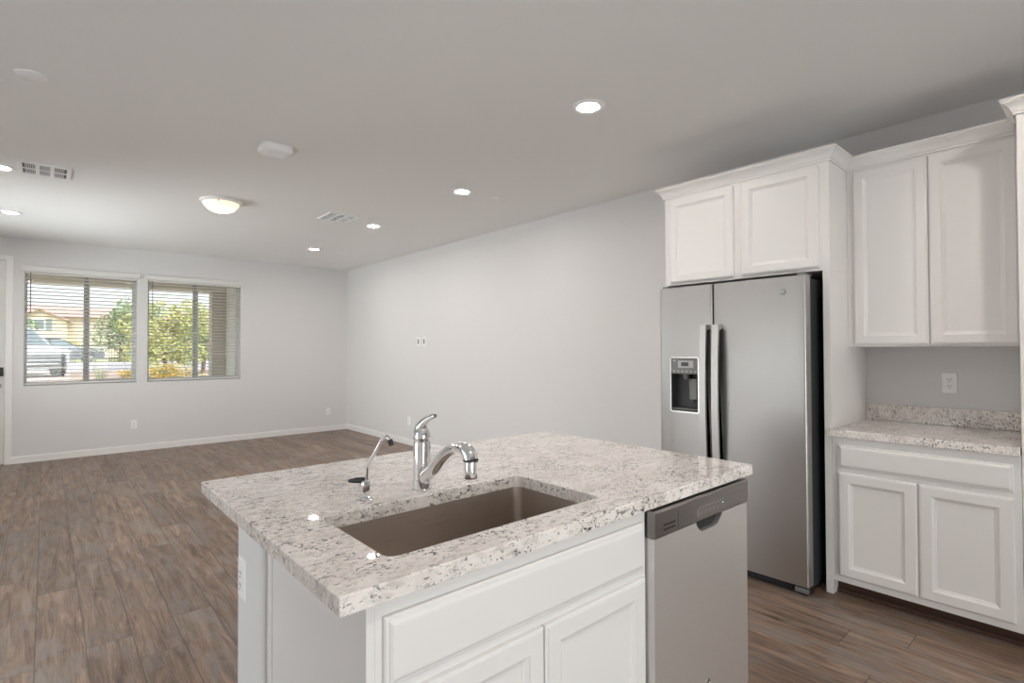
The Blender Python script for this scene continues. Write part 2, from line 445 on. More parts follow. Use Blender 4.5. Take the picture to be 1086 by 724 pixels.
for z in (.93, 2.32): box(bm2, XL-.12, XL-.06, 5.9, 7.9, z-.03, z+.03)
w3 = struct('window_3', bm2, M['vinyl'])  # unseen window, added to admit fill light
obj('glass', B(XL-.095, XL-.09, 5.95, 7.85, .95, 2.3), M['glass'], parent=w3)
d3 = struct('door_added_3', bm, M['vinyl'])  # unseen glass door, added to admit fill light from the side
obj('glass', B(XL-.095, XL-.09, LY[0]+.05, LY[1]-.05, .05, 2.15), M['glass'], parent=d3)
# far wall with two window openings and a door opening
W1 = (-.197, .932); W2 = (1.053, 2.228); WZ = (.932, 2.352)
DX = (-1.262, -.350); DZ = 2.455
bm = nb()
def wseg(x0, x1, z0, z1): box(bm, x0, x1, YF, YF+WT, z0, z1)
wseg(XL, DX[0], -.1, H); wseg(DX[0], DX[1], DZ, H); wseg(DX[1], W1[0], -.1, H)
wseg(W1[0], W1[1], -.1, WZ[0]); wseg(W1[0], W1[1], WZ[1], H); wseg(W1[1], W2[0], -.1, H)
wseg(W2[0], W2[1], -.1, WZ[0]); wseg(W2[0], W2[1], WZ[1], H); wseg(W2[1], XR, -.1, H)
wseg(DX[0], DX[1], -.1, 0)
struct('wall_far', bm, M['wall'])
# back wall behind the camera with a glass door opening added for the fill lamp
bm = nb(); GX = (-.75, 1.55)
box(bm, XL, GX[0], YB-.15, YB, -.1, H); box(bm, GX[1], XR, YB-.15, YB, -.1, H); box(bm, *GX, YB-.15, YB, 2.1, H); box(bm, *GX, YB-.15, YB, -.1, 0)
struct('wall_back', bm, M['wall'])
bm = nb()
for x in (GX[0]+.03, .4, GX[1]-.03): box(bm, x-.03, x+.03, YB-.12, YB-.06, 0, 2.1)
for z in (.04, 2.06): box(bm, GX[0], GX[1], YB-.12, YB-.06, z-.04, z+.04)
d2 = struct('door_added_2', bm, M['vinyl'])  # unseen glass door, added to admit fill light from behind
g = obj('glass', B(GX[0]+.05, GX[1]-.05, YB-.095, YB-.09, .05, 2.05), M['glass'], parent=d2)

# baseboards
def baseprof(bm, x0, x1, y0, y1, side):
    box(bm, x0, x1, y0, y1, 0, .075)
    if side == 'y': box(bm, x0, x1, y0+.004, y1, .075, .083)
    else: box(bm, x0+.004, x1, y0, y1, .075, .083)
bm = nb(); baseprof(bm, -.297, XR, YF-.014, YF, 'y'); struct('baseboard_far', bm, M['trim'])
bm = nb(); baseprof(bm, XR-.014, XR, 2.12, YF-.014, 'x'); struct('baseboard_right', bm, M['trim'])
bm = nb(); box(bm, XL, XL+.014, YB, 1.4, 0, .083); box(bm, XL, XL+.014, 5.0, YF, 0, .083); struct('baseboard_left', bm, M['trim'])

# front door
bm = nb(); box(bm, DX[1]-.005, -.298, YF-.012, YF, 0, DZ+.052); box(bm, DX[0]-.05, DX[1]-.005, YF-.012, YF, DZ, DZ+.052); box(bm, DX[0]-.052, DX[0], YF-.012, YF, 0, DZ)
box(bm, DX[1]-.012, DX[1], YF, YF+WT, 0, DZ)
struct('trim_1', bm, M['trim'])
bm = nb()
box(bm, DX[0]+.003, DX[1]-.015, YF+.012, YF+.05, .006, DZ-.004)
for (z0, z1) in ((.18, .95), (1.15, 2.30)):
    for (xa, xb) in ((DX[0]+.12, DX[0]+.42), (DX[1]-.42, DX[1]-.12)):
        panel(bm, xa, xb, z0, z1, YF+.013, [(0, 0), (0, .003), (.012, .008), (.03, .002), (.05, .006)], 'y', -1)
dr = struct('door_1', bm, plain('door_paint', (.80, .79, .77), .45))
bm = nb(); box(bm, -.445, -.375, YF-.018, YF+.013, 1.06, 1.165, bev=.006)
db = obj('deadbolt_keypad', bm, M['black'], parent=dr)
bm = nb()
rings = [(.030, 0), (.030, -.008), (.012, -.010), (.012, -.030), (.024, -.038), (.030, -.052), (.022, -.066), (.001, -.070)]
def ylathe(bm, prof, cx, y0, cz, seg=24):
    rs = [[bm.verts.new((cx+r*math.cos(2*PI*k/seg), y0+d, cz+r*math.sin(2*PI*k/seg))) for k in range(seg)] for r, d in prof]
    for a, b in zip(rs, rs[1:]):
        for k in range(seg): bm.faces.new((a[k], a[(k+1) % seg], b[(k+1) % seg], b[k]))
    bm.faces.new(rs[0]); bm.faces.new(rs[-1])
ylathe(bm, rings, -.415, YF+.013, .945)
obj('door_knob', bm, plain('nickel', (.45, .44, .43), .25, metal=1), parent=dr, smooth=True)

# windows: frame, mullion, glass
def window(i, X0, X1, mull, screen):
    bm = nb(); y0, y1 = YF+.085, YF+.145
    box(bm, X0, X1, y0, y1, WZ[0], WZ[0]+.04); box(bm, X0, X1, y0, y1, WZ[1]-.03, WZ[1])
    box(bm, X0, X0+.026, y0, y1, WZ[0]+.04, WZ[1]-.03); box(bm, X1-.032, X1, y0, y1, WZ[0]+.04, WZ[1]-.03)
    wdw = struct('window_%d' % i, bm, M['vinyl'])
    bm = nb(); box(bm, mull-.024, mull+.024, y0-.005, y1-.008, WZ[0]+.04, WZ[1]-.03)
    o = obj('mullion', bm, M['mullion'], parent=wdw)
    bm = nb()
    a, b2 = (mull+.024, X1-.032)
    for (p, q_) in ((a, a+.014), (b2-.016, b2)): box(bm, p, q_, y0+.005, y0+.03, WZ[0]+.04, WZ[1]-.03)
    for (p, q_) in ((WZ[0]+.04, WZ[0]+.056), (WZ[1]-.044, WZ[1]-.03)): box(bm, a+.014, b2-.016, y0+.005, y0+.03, p, q_)
    obj('sash', bm, M['vinyl'], parent=wdw)
    obj('glass', B(X0+.026, X1-.032, y0+.034, y0+.038, WZ[0]+.04, WZ[1]-.03), M['glass'], parent=wdw)
window(1, *W1, .395, False); window(2, *W2, 1.638, True)

# blinds
def blind(X0, X1, label, wandx):
    cx = (X0+X1)/2
    t = thing('window_blind', (cx, YF-.03, WZ[1]), label, 'blind', 'horizontal blinds on the front windows')
    bm = nb(); box(bm, X0-.035, X1+.028, YF-.028, YF-.008, WZ[1]-.018, WZ[1]+.048, bev=.003)
    box(bm, X0-.035, X0-.027, YF-.008, YF-.001, WZ[1]-.018, WZ[1]+.048); box(bm, X1+.020, X1+.028, YF-.008, YF-.001, WZ[1]-.018, WZ[1]+.048)
    obj('valance', bm, M['blind'], parent=t)
    obj('headrail', B(X0+.004, X1-.004, YF+.008, YF+.062, WZ[1]-.042, WZ[1]-.002), M['blind'], parent=t)
    bm = nb(); z = WZ[1]-.075; ym = YF+.035; tilt = .0035
    while z > WZ[0]+.05:
        vs = []
        n = 4
        for x in (X0+.006, X1-.006):
            for k in range(n+1):
                f = k/n-.5
                yy = ym+f*.050; zc = z+.0018*math.cos(f*PI)-tilt*f*2
                vs.append((x, yy, zc))
        top = [bm.verts.new((x, y, zz+.0013)) for x, y, zz in vs]; bot = [bm.verts.new((x, y, zz-.0013)) for x, y, zz in vs]
        m_ = n+1
        for k in range(n):
            bm.faces.new((top[k], top[k+1], top[m_+k+1], top[m_+k])); bm.faces.new((bot[k+1], bot[k], bot[m_+k], bot[m_+k+1]))
        for s in (0, m_):
            for k in range(n): bm.faces.new((top[s+k], bot[s+k], bot[s+k+1], top[s+k+1]))
        bm.faces.new((top[0], top[m_], bot[m_], bot[0])); bm.faces.new((top[n], bot[n], bot[m_+n], top[m_+n]))
        z -= .0445
    obj('slats', bm, M['blind'], parent=t)
    obj('bottom_rail', B(X0+.006, X1-.006, YF+.010, YF+.060, WZ[0]+.012, WZ[0]+.030, bev=.003), M['blind'], parent=t)
    bm = nb()
    for x in (X0+.12, cx, X1-.12):
        for y in (ym-.026, ym+.026): tube(bm, [(x, y, WZ[0]+.03), (x, y, WZ[1]-.04)], .0011, 6)
    obj('ladder_cords', bm, M['blind'], parent=t)
    bm = nb(); tube(bm, [(wandx, YF+.002, WZ[1]-.03), (wandx, YF+.003, 1.82)], .005, 8)
    obj('tilt_wand', bm, M['dgrey'], parent=t)
blind(*W1, 'white horizontal blind over the left front window, nearest the door', W1[0]+.055)
blind(*W2, 'white horizontal blind over the right front window', W2[0]+.055)

# ================================================================ CEILING FIXTURES
def can(x, y, label):
    t = thing('recessed_light', (x, y, H), label, 'ceiling light', 'recessed ceiling lights')
    bm = nb()
    prof = [(.058, H-.0005), (.059, H-.0045), (.073, H-.009), (.090, H-.006), (.094, H-.0015), (.094, H)]
    lathe(bm, prof, x, y, 40, False, False)
    obj('trim_ring', bm, M['white'], parent=t, smooth=True)
    bm = nb(); lathe(bm, [(.058, H-.0015), (.057, H-.0040)], x, y, 40)
    obj('lens', bm, M['can'], parent=t)
    return t
c0 = can(2.303, 1.955, 'round recessed ceiling light nearest the refrigerator, the largest lit one')
GR = 'recessed ceiling lights'
dup(c0, (2.714, 3.737, H), 'round recessed ceiling light, second largest, beside a small flat cover plate on its right', GR)
dup(c0, (2.725, 5.422, H), 'round recessed ceiling light just right of the far square air vent', GR)
dup(c0, (2.738, 7.191, H), 'farthest round recessed ceiling light, close to the far right corner', GR)
dup(c0, (-.267, 5.492, H), 'recessed ceiling light cut by the left frame edge, beside the square vent', GR)
dup(c0, (-.272, 7.225, H), 'recessed ceiling light at the left frame edge, above the window wall', GR)
for p in ((-.27, 3.737), (2.6, -.1), (.5, -.1)):  # three extra lamps added out of view
    dup(c0, (*p, H), 'added recessed ceiling light, unseen, outside the picture', GR)

# dome light
t = thing('dome_light', (1.205, 5.42, H), 'lit flush mount ceiling light with a warm frosted glass bowl', 'ceiling light')
bm = nb(); lathe(bm, [(.172, H), (.176, H-.010), (.172, H-.020), (.150, H-.026), (.140, H-.020)], 1.205, 5.42, 48, True, True)
obj('pan', bm, M['white'], parent=t, smooth=True)
bm = nb(); prof = [(.150*math.cos(R(a)), H-.022-.085*math.sin(R(a))) for a in range(0, 89, 8)]
lathe(bm, prof, 1.205, 5.42, 48, True, True)
obj('glass_bowl', bm, M['dome'], parent=t, smooth=True)
for a in (250, 10, 130):
    bm = nb(); x = 1.205+.152*math.cos(R(a)); y = 5.42+.152*math.sin(R(a))
    lathe(bm, [(.004, H-.020), (.009, H-.024), (.009, H-.034), (.004, H-.038)], x, y, 12)
    obj('clip', bm, M['chrome'], parent=t, smooth=True)

# vents
def vent(cx, cy, lx, ly, label, vertical):
    t = thing('ceiling_vent', (cx, cy, H), label, 'air vent', 'square air vents in the ceiling')
    z = H
    x0, x1, y0, y1 = cx-lx/2, cx+lx/2, cy-ly/2, cy+ly/2
    obj('duct_opening', B(x0+.02, x1-.02, y0+.02, y1-.02, z-.003, z-.0005), M['dark'], parent=t)
    bm = nb(); f = .026
    box(bm, x0, x1, y0, y0+f, z-.010, z); box(bm, x0, x1, y1-f, y1, z-.010, z)
    box(bm, x0, x0+f, y0+f, y1-f, z-.010, z); box(bm, x1-f, x1, y0+f, y1-f, z-.010, z)
    inx0, inx1, iny0, iny1 = x0+f, x1-f, y0+f, y1-f
    third = (inx1-inx0)/3
    for k in (1, 2): box(bm, inx0+third*k-.012, inx0+third*k+.012, iny0, iny1, z-.011, z-.001)
    ym = (iny0+iny1)/2
    box(bm, inx0, inx1, ym-.006, ym+.006, z-.011, z-.001)
    obj('frame', bm, M['white'], parent=t)
    bm = nb()
    for k in range(3):
        a, b2 = inx0+third*k+.013, inx0+third*(k+1)-.013
        if k == 1:
            n = 10
            for j in range(n): yy = iny0+(iny1-iny0)*(j+.5)/n; box(bm, a, b2, yy-.0045, yy+.0045, z-.008, z-.006)
        else:
            n = 6
            for j in range(n): xx = a+(b2-a)*(j+.5)/n; box(bm, xx-.0018, xx+.0018, iny0, iny1, z-.008, z-.006)
    obj('louvres', bm, M['white'], parent=t)
    return t
vent(-.013, 5.365, .305, .345, 'white square ceiling vent at the left, above the windows', True)
vent(2.268, 5.30, .305, .345, 'white square ceiling vent beside a recessed light, farther right', True)

# smoke alarm (rounded oblong) and round detector, cover plates
t = thing('smoke_alarm', (1.163, 3.75, H), 'white oblong smoke alarm with ribbed front on the ceiling', 'smoke alarm')
bm = nb(); loft_ = []
for ins, z in ((-.006, H), (-.006, H-.008)): loft_.append([(x, y, z) for x, y in rrect(1.065-ins, 1.262+ins, 3.66-ins, 3.84+ins, .03)])
rs = loft(bm, loft_); bm.faces.new(rs[-1])
obj('base_plate', bm, M['white'], parent=t, smooth=True)
bm = nb(); lp = []
for ins, z in ((.004, H-.009), (.004, H-.030), (.010, H-.040), (.022, H-.046)): lp.append([(x, y, z) for x, y in rrect(1.065+ins, 1.262-ins, 3.66+ins, 3.84-ins, .028)])
rs = loft(bm, lp); bm.faces.new(rs[-1])
obj('cover', bm, M['white'], parent=t, smooth=True)
bm = nb()
for k in range(9): box(bm, 1.10, 1.225, 3.69+k*.015, 3.697+k*.015, H-.048, H-.0455)
obj('grille', bm, M['white'], parent=t)
bm = nb(); lathe(bm, [(.066, H), (.066, H-.004), (.060, H-.009), (.001, H-.011)], -.062, 3.56, 40)
tag(obj('ceiling_cover', bm, M['white'], loc=(-.062, 3.56, H), smooth=True), 'round white flat cover plate on the ceiling at the upper left', 'cover plate')
for (x, y, lab) in ((3.047, 3.676, 'small round flat sprinkler cover right of the second recessed light'), (3.078, 7.083, 'tiny round sprinkler cover near the far right ceiling corner')):
    bm = nb(); lathe(bm, [(.030, H), (.042, H-.004), (.042, H-.007), (.001, H-.008)], x, y, 32)
    tag(obj('sprinkler_cover', bm, M['white'], loc=(x, y, H), smooth=True), lab, 'sprinkler cover')

# ================================================================ OUTLETS
def outlet(face, axis, sgn, a, z, label, slots=True, w_=.072, h_=.117):
    """plate lying on plane axis=face, facing sgn"""
    loc = (face, a, z) if axis == 'x' else (a, face, z)
    t = thing('wall_outlet', loc, label, 'outlet', 'electrical outlets')
    bm = nb()
    panel(bm, a-w_/2, a+w_/2, z-h_/2, z+h_/2, face, [(0, 0), (0, .003), (.004, .006), (.008, .0065)], axis, sgn)
    obj('cover_plate', bm, M['white'], parent=t)
    bm = nb()
    panel(bm, a-.017, a+.017, z-.034, z+.034, face+sgn*.0065, [(0, 0), (0, .001), (.001, .002)], axis, sgn)
    ins = obj('receptacle', bm, M['white'], parent=t)
    bm = nb()
    f0, f1 = sorted((face+sgn*.0080, face+sgn*.0092))
    for dz in (.018, -.018):
        for (da, hz, ww) in ((-.0065, .0045, .0014), (.0065, .0036, .0014)):
            if axis == 'x': box(bm, f0, f1, a+da-ww, a+da+ww, z+dz-hz+.003, z+dz+hz+.003)
            else: box(bm, a+da-ww, a+da+ww, f0, f1, z+dz-hz+.003, z+dz+hz+.003)
        if axis == 'x': box(bm, f0, f1, a-.0024, a+.0024, z+dz-.012, z+dz-.0075)
        else: box(bm, a-.0024, a+.0024, f0, f1, z+dz-.012, z+dz-.0075)
    obj('slots', bm, M['dark'], parent=ins)
    return t
outlet(XR, 'x', -1, .633, 1.157, 'white duplex outlet above the granite backsplash right of the refrigerator')
outlet(YF, 'y', -1, .906, .361, 'white outlet low on the far wall below the windows')
outlet(YF, 'y', -1, 3.588, .327, 'white outlet low on the far wall by the right corner')
outlet(XR, 'x', -1, 6.698, .342, 'white outlet low on the long right wall, just above the faucet handle in view')
for (y, lab) in ((6.441, 'left of two small cable plates high on the right wall'), (6.293, 'right of two small cable plates high on the right wall')):
    t = thing('cable_plate', (XR, y, 1.474), lab, 'cable plate', 'cable plates on the right wall')
    bm = nb(); panel(bm, y-.036, y+.036, 1.474-.058, 1.474+.058, XR, [(0, 0), (0, .003), (.004, .005)], 'x', -1)
    obj('cover_plate', bm, M['white'], parent=t)
    obj('socket_slot', B(XR-.007, XR-.005, y-.016, y+.016, 1.474-.034, 1.474+.034), M['dgrey'], parent=t)

# ================================================================ KITCHEN RIGHT SIDE
CABT = 2.416
# refrigerator surround panels
PR0, PR1 = 1.046, 1.083
tag(obj('side_panel', B(XC, XR, PR0, PR1, 0, 1.80, bev=.0015), M['cab'], loc=(XC, 1.065, 0)), 'tall white end panel standing right of the refrigerator', 'cabinet panel', 'white refrigerator end panels')
tag(obj('side_panel', B(XC, XR, 2.068, 2.090, 0, 1.80, bev=.0015), M['cab'], loc=(XC, 2.08, 0)), 'tall white end panel left of the refrigerator, mostly hidden behind it', 'cabinet panel', 'white refrigerator end panels')
# cabinet over refrigerator
t = thing('wall_cabinet', (XC, 1.568, 1.80), 'deep white two-door cabinet above the refrigerator with crown moulding', 'cabinet')
bm = nb(); box(bm, XC, XR-.001, PR0, 2.090, 1.80, CABT+.05, bev=.0015)
obj('body', bm, M['cab'], parent=t)
for a0, a1 in ((1.099, 1.540), (1.592, 2.045)):
    bm = nb(); panel(bm, a0, a1, 1.818, 2.398, XC, DOOR, 'x', -1); obj('door', bm, M['cab'], parent=t)
bm = nb(); crown(bm, [(XU-.001, PR0), (XC, PR0), (XC, 2.090), (XR-.002, 2.090)]); 
obj('crown_moulding', bm, M['cab'], parent=t)
# dark recess behind the refrigerator top
# upper cabinet
t = thing('wall_cabinet', (XU, .66, 1.368), 'tall white two-door wall cabinet right of the refrigerator, above the outlet', 'cabinet')
bm = nb(); box(bm, XU, XR-.001, .283, PR0-.001, 1.368, CABT+.05, bev=.0015)
obj('body', bm, M['cab'], parent=t)
for a0, a1 in ((.303, .652), (.660, 1.010)):
    bm = nb(); panel(bm, a0, a1, 1.380, 2.398, XU, DOOR, 'x', -1); obj('door', bm, M['cab'], parent=t)
bm = nb(); crown(bm, [(XU, .312), (XU, PR0-.001)]); obj('crown_moulding', bm, M['cab'], parent=t)
# tall cabinet at the right edge
t = thing('pantry_cabinet', (XC, -.05, 0), 'tall white cabinet at the right frame edge, deeper than the wall cabinet', 'cabinet')
bm = nb(); box(bm, XC, XR-.001, -.36, .281, .105, CABT+.05, bev=.0015); obj('body', bm, M['cab'], parent=t)
for z0, z1 in ((.125, 1.36), (1.38, 2.398)):
    bm = nb(); panel(bm, -.34, .245, z0, z1, XC, DOOR, 'x', -1); obj('door', bm, M['cab'], parent=t)
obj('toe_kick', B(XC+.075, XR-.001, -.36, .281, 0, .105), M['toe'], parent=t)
bm = nb(); crown(bm, [(XC, -.36), (XC, .281), (XU-.050, .281)]); obj('crown_moulding', bm, M['cab'], parent=t)
# base cabinet
t = thing('base_cabinet', (XC, .66, 0), 'white base cabinet with a drawer and two doors under the granite counter', 'cabinet')
bm = nb(); box(bm, XC, XR-.001, .283, PR0-.001, .080, .872, bev=.0015); obj('body', bm, M['cab'], parent=t)
for a0, a1 in ((.308, .655), (.663, 1.014)):
    bm = nb(); panel(bm, a0, a1, .118, .680, XC, DOOR, 'x', -1); obj('door', bm, M['cab'], parent=t)
bm = nb(); panel(bm, .308, 1.014, .706, .832, XC, DRAWER, 'x', -1); obj('drawer', bm, M['cab'], parent=t)
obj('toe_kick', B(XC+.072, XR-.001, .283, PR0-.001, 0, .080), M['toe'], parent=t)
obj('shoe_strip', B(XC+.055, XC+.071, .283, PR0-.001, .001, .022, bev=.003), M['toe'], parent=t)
# counter and backsplash
t = thing('countertop', (XC, .66, .873), 'short speckled granite counter with backsplash beside the refrigerator panel', 'countertop')
obj('slab', B(XC-.025, XR-.001, .284, PR0-.001, .873, .912, bev=.003), M['granite'], parent=t)
obj('slab_lip', B(XC-.025, XC-.001, PR0-.001, PR0+.020, .873, .912, bev=.002), M['granite'], parent=t)
obj('backsplash', B(XR-.021, XR-.001, .284, PR0-.001, .913, 1.012, bev=.002), M['granite'], parent=t)

# ================================================================ REFRIGERATOR
fy0, fy1 = 1.118, 2.040; fz0, fz1 = .050, 1.765; FX = 3.130
t = thing('refrigerator', (3.5, 1.58, 0), 'stainless steel side-by-side refrigerator with a water and ice dispenser', 'refrigerator')
obj('case', B(FX+.075, 3.86, fy0+.004, fy1-.004, .03, fz1-.012, bev=.004), M['casegrey'], parent=t)
def fdoor(y0, y1):
    bm = nb(); lp = []
    # horizontal section: flat front with rounded vertical edges, extruded in z
    sec = [(FX+.070, y0), (FX+.018, y0)]
    for k in range(1, 7):
        a = R(90*k/6); sec.append((FX+.018-.014*math.sin(a), y0+.014-.014*math.cos(a)))
    n = 10
    for k in range(1, n):
        f = k/n; yy = y0+.014+(y1-y0-.028)*f; sec.append((FX+.004-.004*math.sin(PI*f), yy))
    for k in range(0, 7):
        a = R(90*k/6); sec.append((FX+.018-.014*math.cos(a), y1-.014+.014*math.sin(a)))
    sec += [(FX+.070, y1)]
    return sec
sec = fdoor(fy0, 1.657)
bm = nb(); rs = loft(bm, [[(x, y, z) for x, y in sec] for z in (fz0, fz1)]); bm.faces.new(rs[0]); bm.faces.new(rs[1])
fr = obj('refrigerator_door', bm, M['steel'], parent=t, smooth=True)
# freezer door with a real dispenser recess: built as four pieces of one mesh round the opening
dy0, dy1, dz0, dz1 = 1.756, 1.952, .952, 1.305
s2 = fdoor(1.663, fy1)
bm = nb()
rs = loft(bm, [[(x, y, z) for x, y in s2] for z in (fz0, dz0)]); bm.faces.new(rs[0])
def ringlevel(z): return [(x, y, z) for x, y in s2]
rs2 = loft(bm, [ringlevel(dz1), ringlevel(fz1)]); bm.faces.new(rs2[-1])
# side strips between dz0 and dz1
right = [(x, y) for x, y in s2 if y <= dy0]; xr = FX
right = right + [(FX+.001, dy0), (FX+.05, dy0), (FX+.07, dy0)]
left = [(FX+.07, dy1), (FX+.05, dy1), (FX+.001, dy1)] + [(x, y) for x, y in s2 if y >= dy1]
for sec3 in (right, left):
    rs3 = loft(bm, [[(x, y, z) for x, y in sec3] for z in (dz0, dz1)])
bm.faces.new([bm.verts.new(p) for p in ((FX+.001, dy0, dz0), (FX+.07, dy0, dz0), (FX+.07, dy1, dz0), (FX+.001, dy1, dz0))])
bm.faces.new([bm.verts.new(p) for p in ((FX+.001, dy0, dz1), (FX+.07, dy0, dz1), (FX+.07, dy1, dz1), (FX+.001, dy1, dz1))])
bmesh.ops.remove_doubles(bm, verts=bm.verts, dist=.0002)
fz = obj('freezer_door', bm, M['steel'], parent=t, smooth=True)
# gaskets
obj('door_gasket', B(FX+.068, FX+.078, fy0+.008, fy1-.008, fz0+.004, fz1-.004), M['black'], parent=t)
# dispenser
bm = nb()
def ringframe(bm, y0, y1, z0, z1, r, wdt, x0, x1):
    o1 = [(x1, y, z) for y, z in rrect(y0, y1, z0, z1, r)]; o2 = [(x0, y, z) for y, z in rrect(y0, y1, z0, z1, r)]
    i1 = [(x0, y, z) for y, z in rrect(y0+wdt, y1-wdt, z0+wdt, z1-wdt, max(r-wdt, .002))]; i2 = [(x1, y, z) for y, z in rrect(y0+wdt, y1-wdt, z0+wdt, z1-wdt, max(r-wdt, .002))]
    loft(bm, [o1, o2, i1, i2])
ringframe(bm, dy0-.006, dy1+.006, dz0-.008, dz1+.002, .016, .009, FX-.005, FX+.01)
obj('dispenser_bezel', bm, plain('bright_bezel', (.75, .75, .75), .2, metal=1), parent=fz, smooth=True)
bm = nb()
box(bm, FX+.064, FX+.066, dy0, dy1, dz0, dz1)
box(bm, FX+.002, FX+.066, dy0, dy0+.003, dz0, dz1); box(bm, FX+.002, FX+.066, dy1-.003, dy1, dz0, dz1); box(bm, FX+.002, FX+.066, dy0, dy1, dz0, dz0+.012)
obj('dispenser_well', bm, M['dark'], parent=fz)
cp = obj('control_panel', B(FX-.002, FX+.05, dy0+.003, dy1-.003, 1.195, dz1-.008, bev=.004), M['dgrey'], parent=fz)
obj('display', B(FX-.004, FX-.002, 1.79, 1.90, 1.236, 1.282), M['mark'], parent=cp)
obj('display_screen', B(FX-.0055, FX-.004, 1.825, 1.876, 1.247, 1.272), M['lcd'], parent=cp)
bm = nb()
for k in range(6): y = 1.778+k*.030; box(bm, FX-.0035, FX-.002, y-.005, y+.005, 1.208, 1.218)
obj('button_marks', bm, M['mark'], parent=cp)
obj('indicator_window', B(FX-.0035, FX-.002, 1.918, 1.936, 1.278, 1.288), M['mark'], parent=cp)
bm = nb(); tube(bm, [(FX+.03, 1.858, 1.195), (FX+.03, 1.858, 1.160)], [.026, .018], 16); tube(bm, [(FX+.032, 1.835, 1.165), (FX+.05, 1.83, 1.02)], .010, 12)
obj('water_spout', bm, M['dgrey'], parent=fz, smooth=True)
bm = nb(); box(bm, FX+.028, FX+.034, 1.785, 1.838, 1.03, 1.165, bev=.003); obj('ice_paddle', bm, M['dgrey'], parent=fz)
bm = nb(); box(bm, FX-.002, FX+.05, dy0+.006, dy1-.006, dz0+.012, dz0+.018); obj('drip_tray', bm, M['dgrey'], parent=fz)
# handles
def handle(yc, par, sgn):
    bm = nb()
    z0, z1 = .62, 1.508
    path = []
    for k in range(25):
        f = k/24; z = z0+(z1-z0)*f
        path.append((FX-.050-.016*math.sin(PI*f), z))
    wy = .0205
    outer = [(x, z) for x, z in path]; inner = [(x+.016, z) for x, z in path][::-1]
    # mounting feet at the ends
    poly = outer + [(FX+.004, z1), (FX+.004, z1-.022)] + [p for p in inner if z0+.03 < p[1] < z1-.03] + [(FX+.004, z0+.022), (FX+.004, z0)]
    v0 = [bm.verts.new((x, yc-wy, z)) for x, z in poly]; v1 = [bm.verts.new((x, yc+wy, z)) for x, z in poly]
    n = len(poly)
    for k in range(n): bm.faces.new((v0[k], v0[(k+1) % n], v1[(k+1) % n], v1[k]))
    f0 = bm.faces.new(v0); f1 = bm.faces.new(v1[::-1])
    bmesh.ops.triangulate(bm, faces=[f0, f1])
    obj('door_handle', bm, M['handle'], parent=par, smooth=True)
handle(1.697, fz, 1); handle(1.617, fr, -1)
# badge with a ring
bm = nb()
rs = [[bm.verts.new((FX-.0005-d, 1.237+r*math.cos(2*PI*k/24), 1.682+r*math.sin(2*PI*k/24))) for k in range(24)] for r, d in ((.016, 0), (.016, .002), (.0135, .003), (.0125, .0018))]
for a, b2 in zip(rs, rs[1:]):
    for k in range(24): bm.faces.new((a[k], a[(k+1) % 24], b2[(k+1) % 24], b2[k]))
bm.faces.new(rs[-1])
obj('badge', bm, plain('badge_metal', (.5, .5, .5), .3, metal=1), parent=fr, smooth=True)
# hinges and grille
bm = nb(); box(bm, FX+.02, FX+.13, fy0+.01, fy0+.05, fz1, fz1+.014, bev=.004); obj('hinge_cover', bm, M['dgrey'], parent=t)
bm = nb(); box(bm, FX+.02, FX+.13, fy1-.05, fy1-.01, fz1, fz1+.014, bev=.004)
obj('hinge_cover', bm, M['dgrey'], parent=t)
bm = nb(); box(bm, FX+.035, FX+.10, fy0+.004, fy1-.004, .004, .044, bev=.004)
gr = obj('toe_grille', bm, M['black'], parent=t)
bm = nb()
for k in range(3): box(bm, FX+.031, FX+.036, fy0+.10, fy1-.04, .012+k*.010, .016+k*.010)
obj('grille_slats', bm, M['dark'], parent=gr)
bm = nb(); box(bm, FX+.008, FX+.034, fy0+.004, fy0+.075, .012, .040, bev=.004)
obj('leveling_bracket', bm, plain('zinc', (.35, .38, .40), .35, metal=.8), parent=gr)

# ================================================================ ISLAND
X0, X1, Y0, Y1 = .4000, 2.046, .9255, 2.0518
ZT, ZB = .914, .876
HX0, HX1, HY0, HY1 = .5536, 1.2600, 1.0300, 1.4020
CXL = .464; FY = .952
# pony wall behind the cabinets
bm = nb(); lp = []
pr = []
pw = (.447, 2.000, 1.560, 1.800)
rr = .028
out = rrect(pw[0], pw[1], pw[2], pw[3], rr, 8)
lp = [[(x, y, z) for x, y in out] for z in (0, ZB-.001)]
rs = loft(bm, lp); bm.faces.new(rs[0]); bm.faces.new(rs[1])
o = obj('wall_island', bm, M['wall'], smooth=True); o['kind'] = 'structure'
bm = nb(); box(bm, pw[0]-.012, pw[0], 1.585, pw[3]+.012, 0, .083); box(bm, pw[0], pw[1], pw[3], pw[3]+.012, 0, .083)
struct('baseboard_island', bm, M['trim'])
outlet(pw[0], 'x', -1, 1.722, .680, 'white outlet on the island end wall below the granite overhang')
# sink base cabinet
t = thing('base_cabinet', (.92, FY, 0), 'white sink base cabinet of the island with false drawer front and two doors', 'cabinet')
bm = nb()
box(bm, CXL, CXL+.018, FY, 1.530, 0, ZB-.001, bev=.001)       # end panel
box(bm, 1.355, 1.372, FY+.02, 1.545, .1, ZB-.001)
box(bm, CXL+.018, 1.372, 1.530, 1.545, 0, ZB-.001)
box(bm, CXL+.018, 1.355, FY+.02, 1.53, .1, .118)
